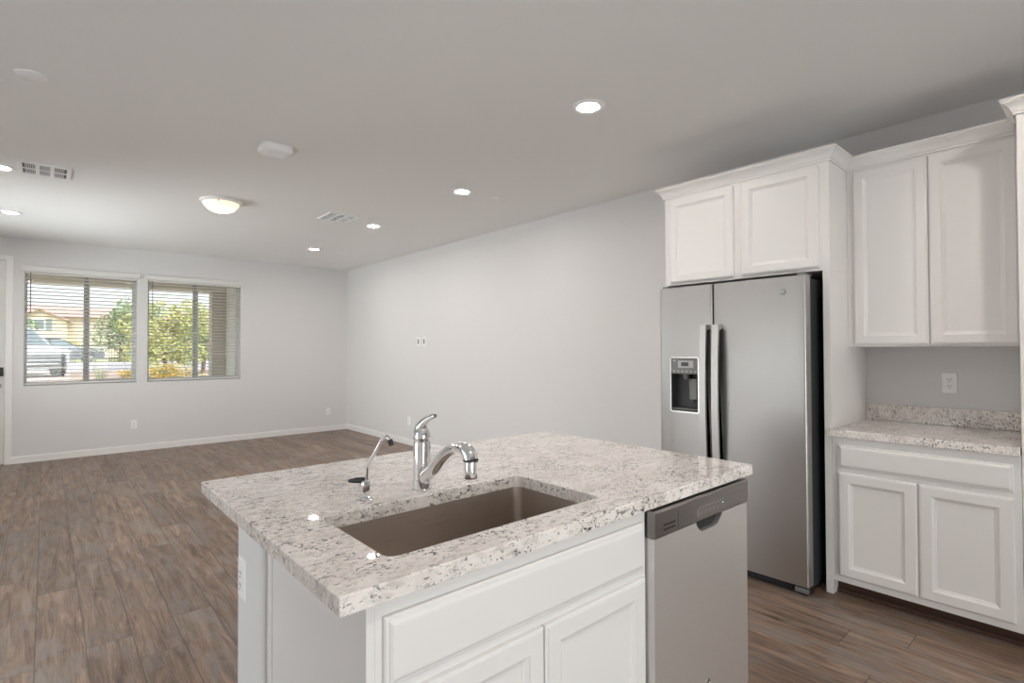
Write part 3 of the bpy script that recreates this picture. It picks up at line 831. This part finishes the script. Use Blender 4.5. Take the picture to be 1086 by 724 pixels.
# face frame
box(bm, CXL+.018, .512, FY, FY+.02, .1, ZB-.001); box(bm, 1.340, 1.372, FY, FY+.02, .1, ZB-.001)
box(bm, .512, 1.340, FY, FY+.02, .828, ZB-.001); box(bm, .512, 1.340, FY, FY+.02, .665, .72); box(bm, .512, 1.340, FY, FY+.02, .1, .14)
obj('body', bm, M['cab'], parent=t)
bm = nb(); box(bm, CXL-.007, CXL+.0, 1.505, 1.528, 0, ZB-.001, bev=.002)
obj('edge_strip', bm, M['cab'], parent=t)
for a0, a1 in ((.497, .927), (.931, 1.354)):
    bm = nb(); panel(bm, a0, a1, .118, .676, FY, DOOR, 'y', -1); obj('door', bm, M['cab'], parent=t)
bm = nb(); panel(bm, .497, 1.354, .700, .838, FY, DRAWER, 'y', -1); obj('drawer_front', bm, M['cab'], parent=t)
obj('toe_kick', B(CXL+.018, 1.372, FY+.07, FY+.085, 0, .1), M['toe'], parent=t)
tag(obj('end_panel', B(1.994, 2.008, FY-.002, 1.56, 0, ZB-.001, bev=.001), M['cab'], loc=(2.0, 1.25, 0)), 'thin white end panel right of the dishwasher', 'cabinet panel')

# granite slab with undermount hole
bm = nb()
def sheet(z, outer, inner):
    vo = [bm.verts.new((x, y, z)) for x, y in outer]; vi = [bm.verts.new((x, y, z)) for x, y in inner]
    es = [bm.edges.new((vo[k], vo[(k+1) % len(vo)])) for k in range(len(vo))] + [bm.edges.new((vi[k], vi[(k+1) % len(vi)])) for k in range(len(vi))]
    bmesh.ops.triangle_fill(bm, use_beauty=True, use_dissolve=False, edges=es)
    return vo, vi
def rect(i, r=.003): return rrect(X0+i, X1-i, Y0+i, Y1-i, max(r-i*.0, .001)+.0, 3)
hole = rrect(HX0, HX1, HY0, HY1, .028, 8)
hole2 = rrect(HX0-.002, HX1+.002, HY0-.002, HY1+.002, .030, 8)
vo, vi = sheet(ZT, rect(.003), hole2)
wo_, wi = sheet(ZB, rect(.002), hole)
levels = [(0, ZT-.003), (0, ZB+.002)]
ring = [vo]
for i, z in levels: ring.append([bm.verts.new((x, y, z)) for x, y in rect(i)])
ring.append(wo_)
for a, b2 in zip(ring, ring[1:]):
    n = len(a)
    for k in range(n): bm.faces.new((a[k], a[(k+1) % n], b2[(k+1) % n], b2[k]))
ri = [vi, [bm.verts.new((x, y, ZT-.002)) for x, y in hole], wi]
for a, b2 in zip(ri, ri[1:]):
    n = len(a)
    for k in range(n): bm.faces.new((a[k], a[(k+1) % n], b2[(k+1) % n], b2[k]))
tag(obj('island_countertop', bm, M['granite'], loc=(X0, Y0, ZB)), 'large speckled granite island top with a sink cutout', 'countertop')

# sink bowl
t = thing('kitchen_sink', ((HX0+HX1)/2, (HY0+HY1)/2, .67), 'stainless steel undermount sink set into the island granite', 'sink')
bm = nb(); e = .006
def sl(i, z, r): return [(x, y, z) for x, y in rrect(HX0-e+i, HX1+e-i, HY0-e+i, HY1+e-i, r, 8)]
lps = [sl(-.02, ZB-.0005, .045), sl(0, ZB-.0005, .028), sl(.001, ZB-.004, .027), sl(.003, .700, .026), sl(.008, .684, .024), sl(.020, .672, .02), sl(.20, .668, .004)]
rs = loft(bm, lps); bm.faces.new(rs[-1])
lps = [sl(-.02, ZB-.0025, .045), sl(-.003, ZB-.0045, .028), sl(0, .690, .024), sl(.018, .666, .02)]
rs = loft(bm, lps); bm.faces.new(rs[-1])
obj('bowl', bm, M['sink'], parent=t, smooth=True)
bm = nb(); cx, cy = 1.02, 1.26; lathe(bm, [(.056, .6725), (.054, .6745), (.042, .6735), (.036, .670), (.010, .670)], cx, cy, 32)
obj('drain', bm, M['chrome'], parent=t, smooth=True)

# main faucet
FXc, FYc = .905, 1.465
t = thing('kitchen_faucet', (FXc, FYc, ZT), 'chrome single-lever kitchen faucet with a pull-out spray head behind the sink', 'faucet')
bm = nb(); lathe(bm, [(.0320, ZT), (.0320, ZT+.005), (.0300, ZT+.007), (.0292, ZT+.03), (.0280, ZT+.10), (.0270, ZT+.150), (.0258, ZT+.154)], FXc, FYc, 36)
obj('body', bm, M['chrome'], parent=t, smooth=True)
bm = nb()
pts = spline([(FXc, FYc-.002, ZT+.020), (FXc, FYc-.022, ZT+.046), (FXc, 1.400, .988), (FXc, 1.357, 1.027), (FXc, 1.315, 1.056), (FXc, 1.272, 1.072), (FXc, 1.236, 1.073), (FXc, 1.214, 1.062), (FXc, 1.207, 1.046)], 6)
rad = []
for i in range(len(pts)):
    f = i/(len(pts)-1); rad.append(.0225-.0065*min(1, f*1.6) + (.0055 if f > .78 else .0055*max(0, (f-.62)/.16)))
tube(bm, pts, rad, 24)
obj('spout', bm, M['chrome'], parent=t, smooth=True)
bm = nb(); lathe(bm, [(.0215, 1.049), (.0222, 1.046), (.0210, 1.043)], FXc, 1.207, 28); obj('spout_collar', bm, M['dark'], parent=t, smooth=True)
bm = nb(); lathe(bm, [(.0180, 1.045), (.0178, 1.020), (.0195, .9990), (.0180, .995), (.012, .995)], FXc, 1.207, 28)
obj('spray_head', bm, M['chrome'], parent=t, smooth=True)
bm = nb()
lathe(bm, [(.0258, ZT+.156), (.0270, ZT+.158), (.0265, ZT+.172), (.0225, ZT+.190), (.0130, ZT+.202), (.002, ZT+.206)], FXc, FYc, 32)
hp = spline([(FXc, FYc+.006, ZT+.168), (FXc, FYc+.008, ZT+.190), (FXc, FYc-.002, 1.118), (FXc, 1.440, 1.136), (FXc, 1.412, 1.149), (FXc, 1.388, 1.155)], 6)
hr = []
for i in range(len(hp)): f = i/(len(hp)-1); hr.append(.0195*(1-f)**1.1+.0062)
tube(bm, hp, hr, 20)
obj('lever', bm, M['chrome'], parent=t, smooth=True)

# filtered water faucet
gx, gy = .715, 1.480
t = thing('filter_faucet', (gx, gy, ZT), 'small chrome drinking water faucet with a thin curved spout and black tip', 'faucet')
bm = nb(); lathe(bm, [(.026, ZT), (.026, ZT+.003), (.022, ZT+.006), (.010, ZT+.009), (.010, ZT+.020), (.014, ZT+.022)], gx, gy, 28)
obj('base', bm, M['chrome'], parent=t, smooth=True)
bm = nb(); box(bm, gx-.014, gx+.014, gy-.015, gy+.015, ZT+.014, ZT+.058, bev=.005, seg=3); obj('valve_body', bm, M['chrome'], parent=t, smooth=True)
bm = nb()
gp = spline([(gx+.004, gy-.004, ZT+.048), (gx+.005, gy-.007, 1.000), (gx+.006, gy-.014, 1.020), (gx+.012, 1.434, 1.060), (gx+.018, 1.412, 1.092), (gx+.020, 1.400, 1.104), (gx+.021, 1.388, 1.111), (gx+.022, 1.374, 1.109), (gx+.023, 1.364, 1.099)], 6)
tube(bm, gp, .0050, 14)
obj('gooseneck', bm, M['chrome'], parent=t, smooth=True)
bm = nb(); tube(bm, [(gx+.023, 1.366, 1.102), (gx+.024, 1.358, 1.088)], .0078, 14); obj('tip', bm, M['black'], parent=t, smooth=True)
bm = nb()
tube(bm, [(gx+.006, gy, ZT+.052), (gx-.004, gy+.002, ZT+.058), (gx-.026, gy+.004, ZT+.060), (gx-.047, gy+.006, ZT+.061)], [.007, .009, .008, .004], 12, sx=.45)
obj('lever', bm, M['black'], parent=t, smooth=True)

# ================================================================ DISHWASHER
DX0, DX1 = 1.378, 1.991; DF = .924
t = thing('dishwasher', (1.685, DF, 0), 'stainless dishwasher with a dark control strip built into the island', 'dishwasher')
obj('tub', B(DX0+.004, DX1-.004, FY+.02, 1.53, .03, .862), M['dark'], parent=t)
# door with pocket handle
bm = nb()
hx0, hx1, hz = 1.625, 1.800, .738
zb, zt = .110, .783
box(bm, DX0+.003, hx0, DF, FY+.02, hz, zt); box(bm, hx1, DX1-.003, DF, FY+.02, hz, zt)
box(bm, DX0+.003, DX1-.003, DF, FY+.02, zb, hz)
# curved lip of the pocket
lp0 = []
n = 10
for k in range(n+1):
    f = k/n; x = hx0+(hx1-hx0)*f
    dz = .030*(1-min(1, f/.22))**2 if f < .22 else (.034*(max(0, f-.72)/.28)**2 if f > .72 else 0)
    lp0.append((x, hz+.008+dz))
a = [bm.verts.new((x, DF, z)) for x, z in lp0]; b2 = [bm.verts.new((x, DF, hz-.001)) for x, z in lp0]
c = [bm.verts.new((x, DF+.022, z)) for x, z in lp0]; d = [bm.verts.new((x, DF+.022, hz-.001)) for x, z in lp0]
for k in range(n):
    bm.faces.new((a[k], a[k+1], b2[k+1], b2[k])); bm.faces.new((a[k], c[k], c[k+1], a[k+1])); bm.faces.new((c[k], d[k], d[k+1], c[k+1]))
dd = obj('door', bm, M['steelx'], parent=t)
obj('handle_pocket', B(hx0+.001, hx1-.001, DF+.020, FY+.018, hz+.002, zt-.001), M['black'], parent=dd)
bm = nb()
prof = [(DF+.002, .784), (DF-.004, .788), (DF-.004, .860), (DF+.002, .867), (FY+.02, .867), (FY+.02, .784)]
v0 = [bm.verts.new((DX0+.002, y, z)) for y, z in prof]; v1 = [bm.verts.new((DX1-.002, y, z)) for y, z in prof]
for k in range(6): bm.faces.new((v0[k], v0[(k+1) % 6], v1[(k+1) % 6], v1[k]))
bm.faces.new(v0); bm.faces.new(v1)
cpn = obj('control_panel', bm, M['dwpanel'], parent=t)
yy = DF-.004
bm = nb()
for j in (0, 1):
    for k in range(6): x = 1.425+k*.0115; box(bm, x, x+.0085, yy-.0006, yy+.0006, .816-j*.014, .821-j*.014)
obj('vent_slots', bm, M['black'], parent=cpn)
bm = nb(); box(bm, 1.508, 1.5095, yy-.0004, yy+.0004, .788, .848); obj('seam', bm, M['black'], parent=cpn)
bm = nb()
random.seed(3)
for k in range(9): x = 1.640+k*.0195; box(bm, x, x+.010, yy-.0005, yy+.0005, .8285, .8305)
for k in range(4): box(bm, 1.626, 1.634, yy-.0005, yy+.0005, .803+k*.0065, .8055+k*.0065)
for k in range(5):
    x = 1.645+k*.028; box(bm, x, x+.012, yy-.0005, yy+.0005, .812, .8135); box(bm, x, x+.009, yy-.0005, yy+.0005, .805, .8062)
obj('button_marks', bm, M['mark'], parent=cpn)
bm = nb(); box(bm, 1.795, 1.799, yy-.0008, yy+.0005, .818, .821); obj('indicator_light', bm, M['bluelamp'], parent=cpn)
bm = nb(); rings = [(.0135, 0), (.0135, -.002), (.0112, -.003), (.0105, -.0016)]
ylathe(bm, rings, 1.690, DF, .232)
obj('badge', bm, plain('badge_metal_light', (.62, .62, .62), .25, metal=1), parent=dd, smooth=True)
obj('kick_plate', B(DX0+.004, DX1-.004, FY+.03, FY+.045, .005, .105), M['black'], parent=t)
obj('side_bracket', B(DX1-.012, DX1+.001, DF+.003, DF+.006, .20, .235), M['white'], parent=t)

# ================================================================ OUTSIDE
GZ = .55
bm = nb()
def quad(bm, pts): bm.faces.new([bm.verts.new(p) for p in pts])
prof = [(YF+.16, -.12), (11.6, -.10), (13.2, .30), (15, .50), (17, .55), (27.3, .55)]
for (y0, z0), (y1, z1) in zip(prof, prof[1:]): quad(bm, [(-60, y0, z0), (80, y0, z0), (80, y1, z1), (-60, y1, z1)])
struct('gravel_yard', bm, M['gravel'])
struct('road', B(-80, 120, 27.3, 45.0, GZ-.2, GZ-.03), M['asphalt'])
struct('sidewalk', B(-80, 120, 45.0, 48.5, GZ-.2, GZ+.02), M['concrete'])
struct('verge', B(-120, 160, 48.5, 120, GZ-.2, GZ), M['lawn'])
bm = nb(); px = -700
prev = None
while px < 900:
    z = 30+22*noise.noise(Vector((px/160, 3.3, 0)))+6*noise.noise(Vector((px/40, 1, 0)))
    cur = [bm.verts.new((px, 600, -5)), bm.verts.new((px, 640, z)), bm.verts.new((px, 760, -5))]
    if prev:
        for k in range(2): bm.faces.new((prev[k], cur[k], cur[k+1], prev[k+1]))
    prev = cur; px += 20
struct('far_hills', bm, M['hill'])

# porch roof, beam, column, side wall
bm = nb(); box(bm, XL-2, 4.6, YF+.16, 11.3, 2.62, 2.78); box(bm, XL-2, 4.6, 11.0, 11.3, 2.435, 2.62)
struct('porch_roof', bm, M['soffit'])
struct('porch_column', B(2.31, 2.55, 11.02, 11.28, -.10, 2.434), M['column'])
struct('porch_side_wall', B(2.545, 2.75, YF+.16, 11.2, -.10, 2.62), M['sidewall'])
struct('porch_slab', B(XL-2, 4.6, YF+.16, 11.3, -.10, -.05), M['concrete'])
for x, lab in ((-.16, 'small lit porch ceiling light at the upper left window corner'), (-.05, 'small lit porch ceiling light, right one of the pair')):
    bm = nb(); lathe(bm, [(.05, 2.62), (.05, 2.60), (.04, 2.595)], x, 10.3, 20)
    tag(obj('porch_light', bm, emit('porch_lamp', (1, .9, .7), 3), loc=(x, 10.3, 2.62)), lab, 'light', 'porch ceiling lights')

# trees: trunk with branches + crown of leaf faces
def leafcloud(bm, c, rad, n, size, seed, squash=1.0):
    rnd = random.Random(seed)
    blobs = [(Vector((rnd.uniform(-.7, .7)*rad[0], rnd.uniform(-.7, .7)*rad[1], rnd.uniform(-.7, .7)*rad[2])), rnd.uniform(.35, .6)) for _ in range(14)]
    for _ in range(n):
        bo, br = rnd.choice(blobs)
        d = Vector((rnd.gauss(0, 1), rnd.gauss(0, 1), rnd.gauss(0, 1))).normalized()*rnd.uniform(.6, 1)**.5
        p = Vector(c)+bo+Vector((d.x*rad[0]*br, d.y*rad[1]*br, d.z*rad[2]*br))
        u = Vector((rnd.gauss(0, 1), rnd.gauss(0, 1), rnd.gauss(0, 1))).normalized(); v = u.orthogonal().normalized()
        s = size*rnd.uniform(.6, 1.3)
        quad(bm, [p+u*s, p+v*s*.5, p-u*s, p-v*s*.5])
def tree(x, y, h, rad, mat, label, seed, n=2600, size=.11, name='tree', cat='tree', cz=None):
    t = thing(name, (x, y, GZ), label, cat)
    bm = nb(); rnd = random.Random(seed)
    top = h*.55
    tube(bm, spline([(x, y, GZ-.05), (x+.05, y, GZ+top*.5), (x-.04, y+.05, GZ+top)], 4), [.09*h/4]*5+[.06*h/4]*4, 8)
    for k in range(6):
        a = rnd.uniform(0, 2*PI); r_ = rad[0]*.6
        tube(bm, [(x, y, GZ+top*rnd.uniform(.6, .95)), (x+r_*math.cos(a)*.5, y+r_*math.sin(a)*.5, GZ+top*1.15), (x+r_*math.cos(a), y+r_*math.sin(a), GZ+h*.78)], [.04*h/4, .028*h/4, .01*h/4], 6)
    obj('trunk', bm, M['bark'], parent=t)
    bm = nb(); leafcloud(bm, (x, y, GZ+(cz or h*.68)), rad, n, size, seed)
    obj('foliage', bm, mat, parent=t)
tree(2.75, 19.5, 2.6, (1.25, .9, .95), M['leafy'], 'leafy yellow-green tree seen through the right window', 11, 3200, .07, cz=1.35)
tree(4.35, 22.2, 2.9, (.8, .8, 1.1), M['leafg'], 'green tree beside the porch column, right of the window bar', 12, 2600, .07, cz=1.5)
tree(2.9, 27.5, 3.2, (.9, .8, .8), M['leafg'], 'darker green tree behind the yellow-green one', 16, 2200, .08, cz=2.1)
tree(3.9, 46.0, 3.7, (1.7, 1.4, 1.3), M['leafo'], 'olive street tree across the road in the left window', 13, 2600, .12, cz=2.1)
tree(-1.5, 54.5, 3.4, (1.0, .9, 1.3), M['leafg'], 'green tree at the left edge of the left window', 14, 2000, .12, cz=1.7)
def shrub(name, c, rad, n, size, mats, label, seed, cat='shrub'):
    bm = nb(); leafcloud(bm, (c[0], c[1], c[2]+rad[2]*.8), rad, n, size, seed)
    if len(mats) > 1:
        rnd = random.Random(seed)
        bm.faces.ensure_lookup_table()
        for f in bm.faces:
            if rnd.random() < .6: f.material_index = 1
    return tag(obj(name, bm, mats, loc=c), label, cat)
shrub('hedge_bush', (.75, 51, GZ), (1.4, 1.0, .75), 1800, .11, [M['leafy']], 'yellow-green bush in front of the house across the road', 21)
shrub('hedge_bush', (6.2, 52, GZ), (2.2, 1.0, .5), 1800, .11, [M['leafo']], 'low olive bush behind the road fence', 22)
shrub('flower_bush', (1.95, 19.5, GZ), (.32, .3, .16), 900, .03, [M['leafy'], M['flower']], 'small yellow flower bush at the right edge of the left window', 23)
shrub('flower_bush', (2.0, 13.6, .30), (.66, .38, .42), 3000, .028, [M['leafg'], M['flower']], 'wide yellow flowering bush low in the right window', 24)
shrub('flower_bush', (1.75, 12.5, .12), (.62, .25, .40), 2200, .03, [M['leafg']], 'low green ground shrub in front of the yellow flowers', 25)
# grassy plant
bm = nb(); rnd = random.Random(5)
for k in range(60):
    a = rnd.uniform(0, 2*PI); l = rnd.uniform(.3, .62); o_ = rnd.uniform(.02, .22)
    b0 = Vector((.985+.04*math.cos(a), 16+.04*math.sin(a), .54)); t1 = b0+Vector((math.cos(a)*o_, math.sin(a)*o_, l)); s_ = Vector((-math.sin(a), math.cos(a), 0))*.008
    quad(bm, [b0-s_, b0+s_, t1+s_*.2, t1-s_*.2])
tag(obj('grass_clump', bm, M['leafo'], loc=(.985, 16, .54)), 'thin upright desert grass plant low in the left window', 'plant')

# fence across the road
t = thing('metal_fence', (5.5, 49.5, GZ), 'dark metal picket fence along the far side of the road', 'fence')
bm = nb()
for z in (.25, 1.15): box(bm, -3, 16, 49.48, 49.52, GZ+z, GZ+z+.06)
obj('rails', bm, M['fence'], parent=t)
bm = nb()
x = -3
while x < 16: box(bm, x-.015, x+.015, 49.49, 49.51, GZ, GZ+1.25); x += .16
obj('pickets', bm, M['fence'], parent=t)

# house across the road
def house(x0, x1, y, zt, zr, label, gable=None, mat='stucco'):
    t = thing('house', ((x0+x1)/2, y, GZ), label, 'house', 'houses across the road')
    D = 9
    obj('walls', B(x0, x1, y, y+D, GZ, zt), M[mat], parent=t)
    bm = nb(); e_ = .6
    a = [(x0-e_, y-e_, zt), (x1+e_, y-e_, zt), (x1+e_, y+D+e_, zt), (x0-e_, y+D+e_, zt)]
    r1, r2 = (x0+3, y+D/2, zr), (x1-3, y+D/2, zr)
    quad(bm, [a[0], a[1], r2, r1]); quad(bm, [a[2], a[3], r1, r2]); quad(bm, [a[1], a[2], r2]); quad(bm, [a[3], a[0], r1]); quad(bm, a)
    obj('roof', bm, M['tiles'], parent=t)
    if gable:
        g0, g1, gz0, gz1 = gable
        bm = nb(); yg = y-1.4
        box(bm, g0, g1, yg, y, GZ, gz0)
        gm = (g0+g1)/2
        f = [(g0, yg, gz0), (g1, yg, gz0), (gm, yg, gz1)]; b_ = [(g0, y, gz0), (g1, y, gz0), (gm, y, gz1)]
        quad(bm, f); quad(bm, b_)
        obj('gable_wall', bm, M['stucco'], parent=t)
        bm = nb()
        for (xa, sg) in ((g0-.35, 1), (g1+.35, -1)):
            za = gz0-.12
            quad(bm, [(xa, yg-.4, za), (gm, yg-.4, gz1+.12), (gm, y+2.5, gz1+.12), (xa, y+2.5, za)])
            quad(bm, [(xa, yg-.4, za-.16), (gm, yg-.4, gz1-.04), (gm, yg-.4, gz1+.12), (xa, yg-.4, za)])
        obj('gable_roof', bm, M['tiles'], parent=t)
        bm = nb(); box(bm, gm-.55, gm+.45, yg-.05, yg+.02, 3.55, 4.72); wdw = obj('window', bm, M['white'], parent=t)
        obj('pane', B(gm-.45, gm+.35, yg-.07, yg-.05, 3.65, 4.62), M['carglass'], parent=wdw)
        shm = plain('shutter_paint', (.22, .28, .30), .7)
        for xa in (gm+.48, gm-1.08): obj('shutter', B(xa, xa+.5, yg-.06, yg+.02, 3.5, 4.77), shm, parent=t)
    return t
house(-9, 8.4, 76, 5.1, 6.55, 'two-storey beige house with red tile roof in the left window', gable=(-2.7, 1.75, 4.7, 5.75))
house(10.5, 21, 78, 5.0, 6.5, 'beige house with red tile roof behind the trees in the right window', mat='stucco2')
house(-30, -11, 80, 5.0, 6.6, 'beige neighbouring house beyond the front door side', mat='stucco2')

# cars
def car(name, loc, rz, label, dark=False, sc=1.0):
    t = bpy.data.objects.new(name, None); C.objects.link(t); t.location = (0, 0, 0)
    tag(t, label, 'car')
    paint = M['cardark'] if dark else M['carwhite']
    # body cross sections along x (nose at +x); (x, halfwidth, z bottom, z belt/hood)
    secs = [(-2.30, .70, .50, .95), (-2.22, .84, .35, 1.02), (-1.5, .92, .25, 1.05), (-.4, .93, .24, 1.04), (.75, .93, .24, 1.03), (1.5, .91, .26, .99), (2.05, .89, .28, .98), (2.26, .82, .30, .93), (2.34, .74, .40, .84)]
    bm = nb(); rs = []
    for x, hw, zb_, zt_ in secs:
        zm = (zb_+zt_)/2
        rs.append([bm.verts.new(p) for p in ((x, -hw*.9, zb_), (x, -hw, zb_+.12), (x, -hw, zm+.08), (x, -hw*.93, zt_-.05), (x, -hw*.8, zt_), (x, 0, zt_+.03), (x, hw*.8, zt_), (x, hw*.93, zt_-.05), (x, hw, zm+.08), (x, hw, zb_+.12), (x, hw*.9, zb_))])
    n = 11
    for a, b_ in zip(rs, rs[1:]):
        for k in range(n): bm.faces.new((a[k], a[(k+1) % n], b_[(k+1) % n], b_[k]))
    bm.faces.new(rs[0]); bm.faces.new(rs[-1])
    obj('body', bm, paint, parent=t, smooth=True)
    bm = nb()   # cabin
    lp = [[(-2.1, -.72, 1.0), (.95, -.80, 1.0), (.95, .80, 1.0), (-2.1, .72, 1.0)], [(-1.95, -.62, 1.5), (.15, -.66, 1.52), (.15, .66, 1.52), (-1.95, .62, 1.5)], [(-1.7, -.5, 1.62), (-.05, -.55, 1.62), (-.05, .55, 1.62), (-1.7, .5, 1.62)]]
    rs = loft(bm, lp); bm.faces.new(rs[-1]); obj('cabin', bm, M['carglass'], parent=t)
    bm = nb(); box(bm, -1.85, .02, -.60, .60, 1.56, 1.66, bev=.03)
    for s in (-1, 1):
        tube(bm, [(.95, s*.78, 1.02), (.14, s*.66, 1.54)], .035, 8); tube(bm, [(-.5, s*.80, 1.02), (-.55, s*.66, 1.56)], .035, 8); tube(bm, [(-2.05, s*.74, 1.02), (-1.9, s*.62, 1.54)], .05, 8)
    obj('roof', bm, paint, parent=t)
    for x in (-1.45, 1.45):
        for s in (-1, 1):
            bm = nb(); tube(bm, [(x, s*.70, .34), (x, s*.93, .34)], .34, 24); wh = obj('wheel', bm, M['tyre'], parent=t)
            bm = nb(); tube(bm, [(x, s*.925, .34), (x, s*.945, .34)], .21, 20); obj('hub_cap', bm, M['dgrey'], parent=wh)
    bm = nb()
    box(bm, 2.26, 2.352, -.70, .70, .34, .74, bev=.02)
    obj('grille', bm, M['cardark'] if not dark else M['dgrey'], parent=t)
    bm = nb()
    for k in range(3): box(bm, 2.34, 2.362, -.60+.06*k, .60-.06*k, .67-k*.12, .70-k*.12)
    obj('chrome_bars', bm, M['lampg'], parent=t)
    for s in (-1, 1):
        bm = nb(); box(bm, 2.02, 2.33, s*.55-.16 if s > 0 else -.82, .82 if s > 0 else s*.55+.16, .77, .86, bev=.02); obj('headlight', bm, M['lampg'], parent=t)
    t.location = loc; t.rotation_euler = (0, 0, rz); t.scale = (sc,)*3
    return t
car('parked_car', (-.95, 24.0, GZ-.03), R(-70), 'pale silver car parked at the left of the left window')
car('parked_car', (.75, 47.0, GZ), R(0), 'dark car parked across the road behind the pale one', dark=True)
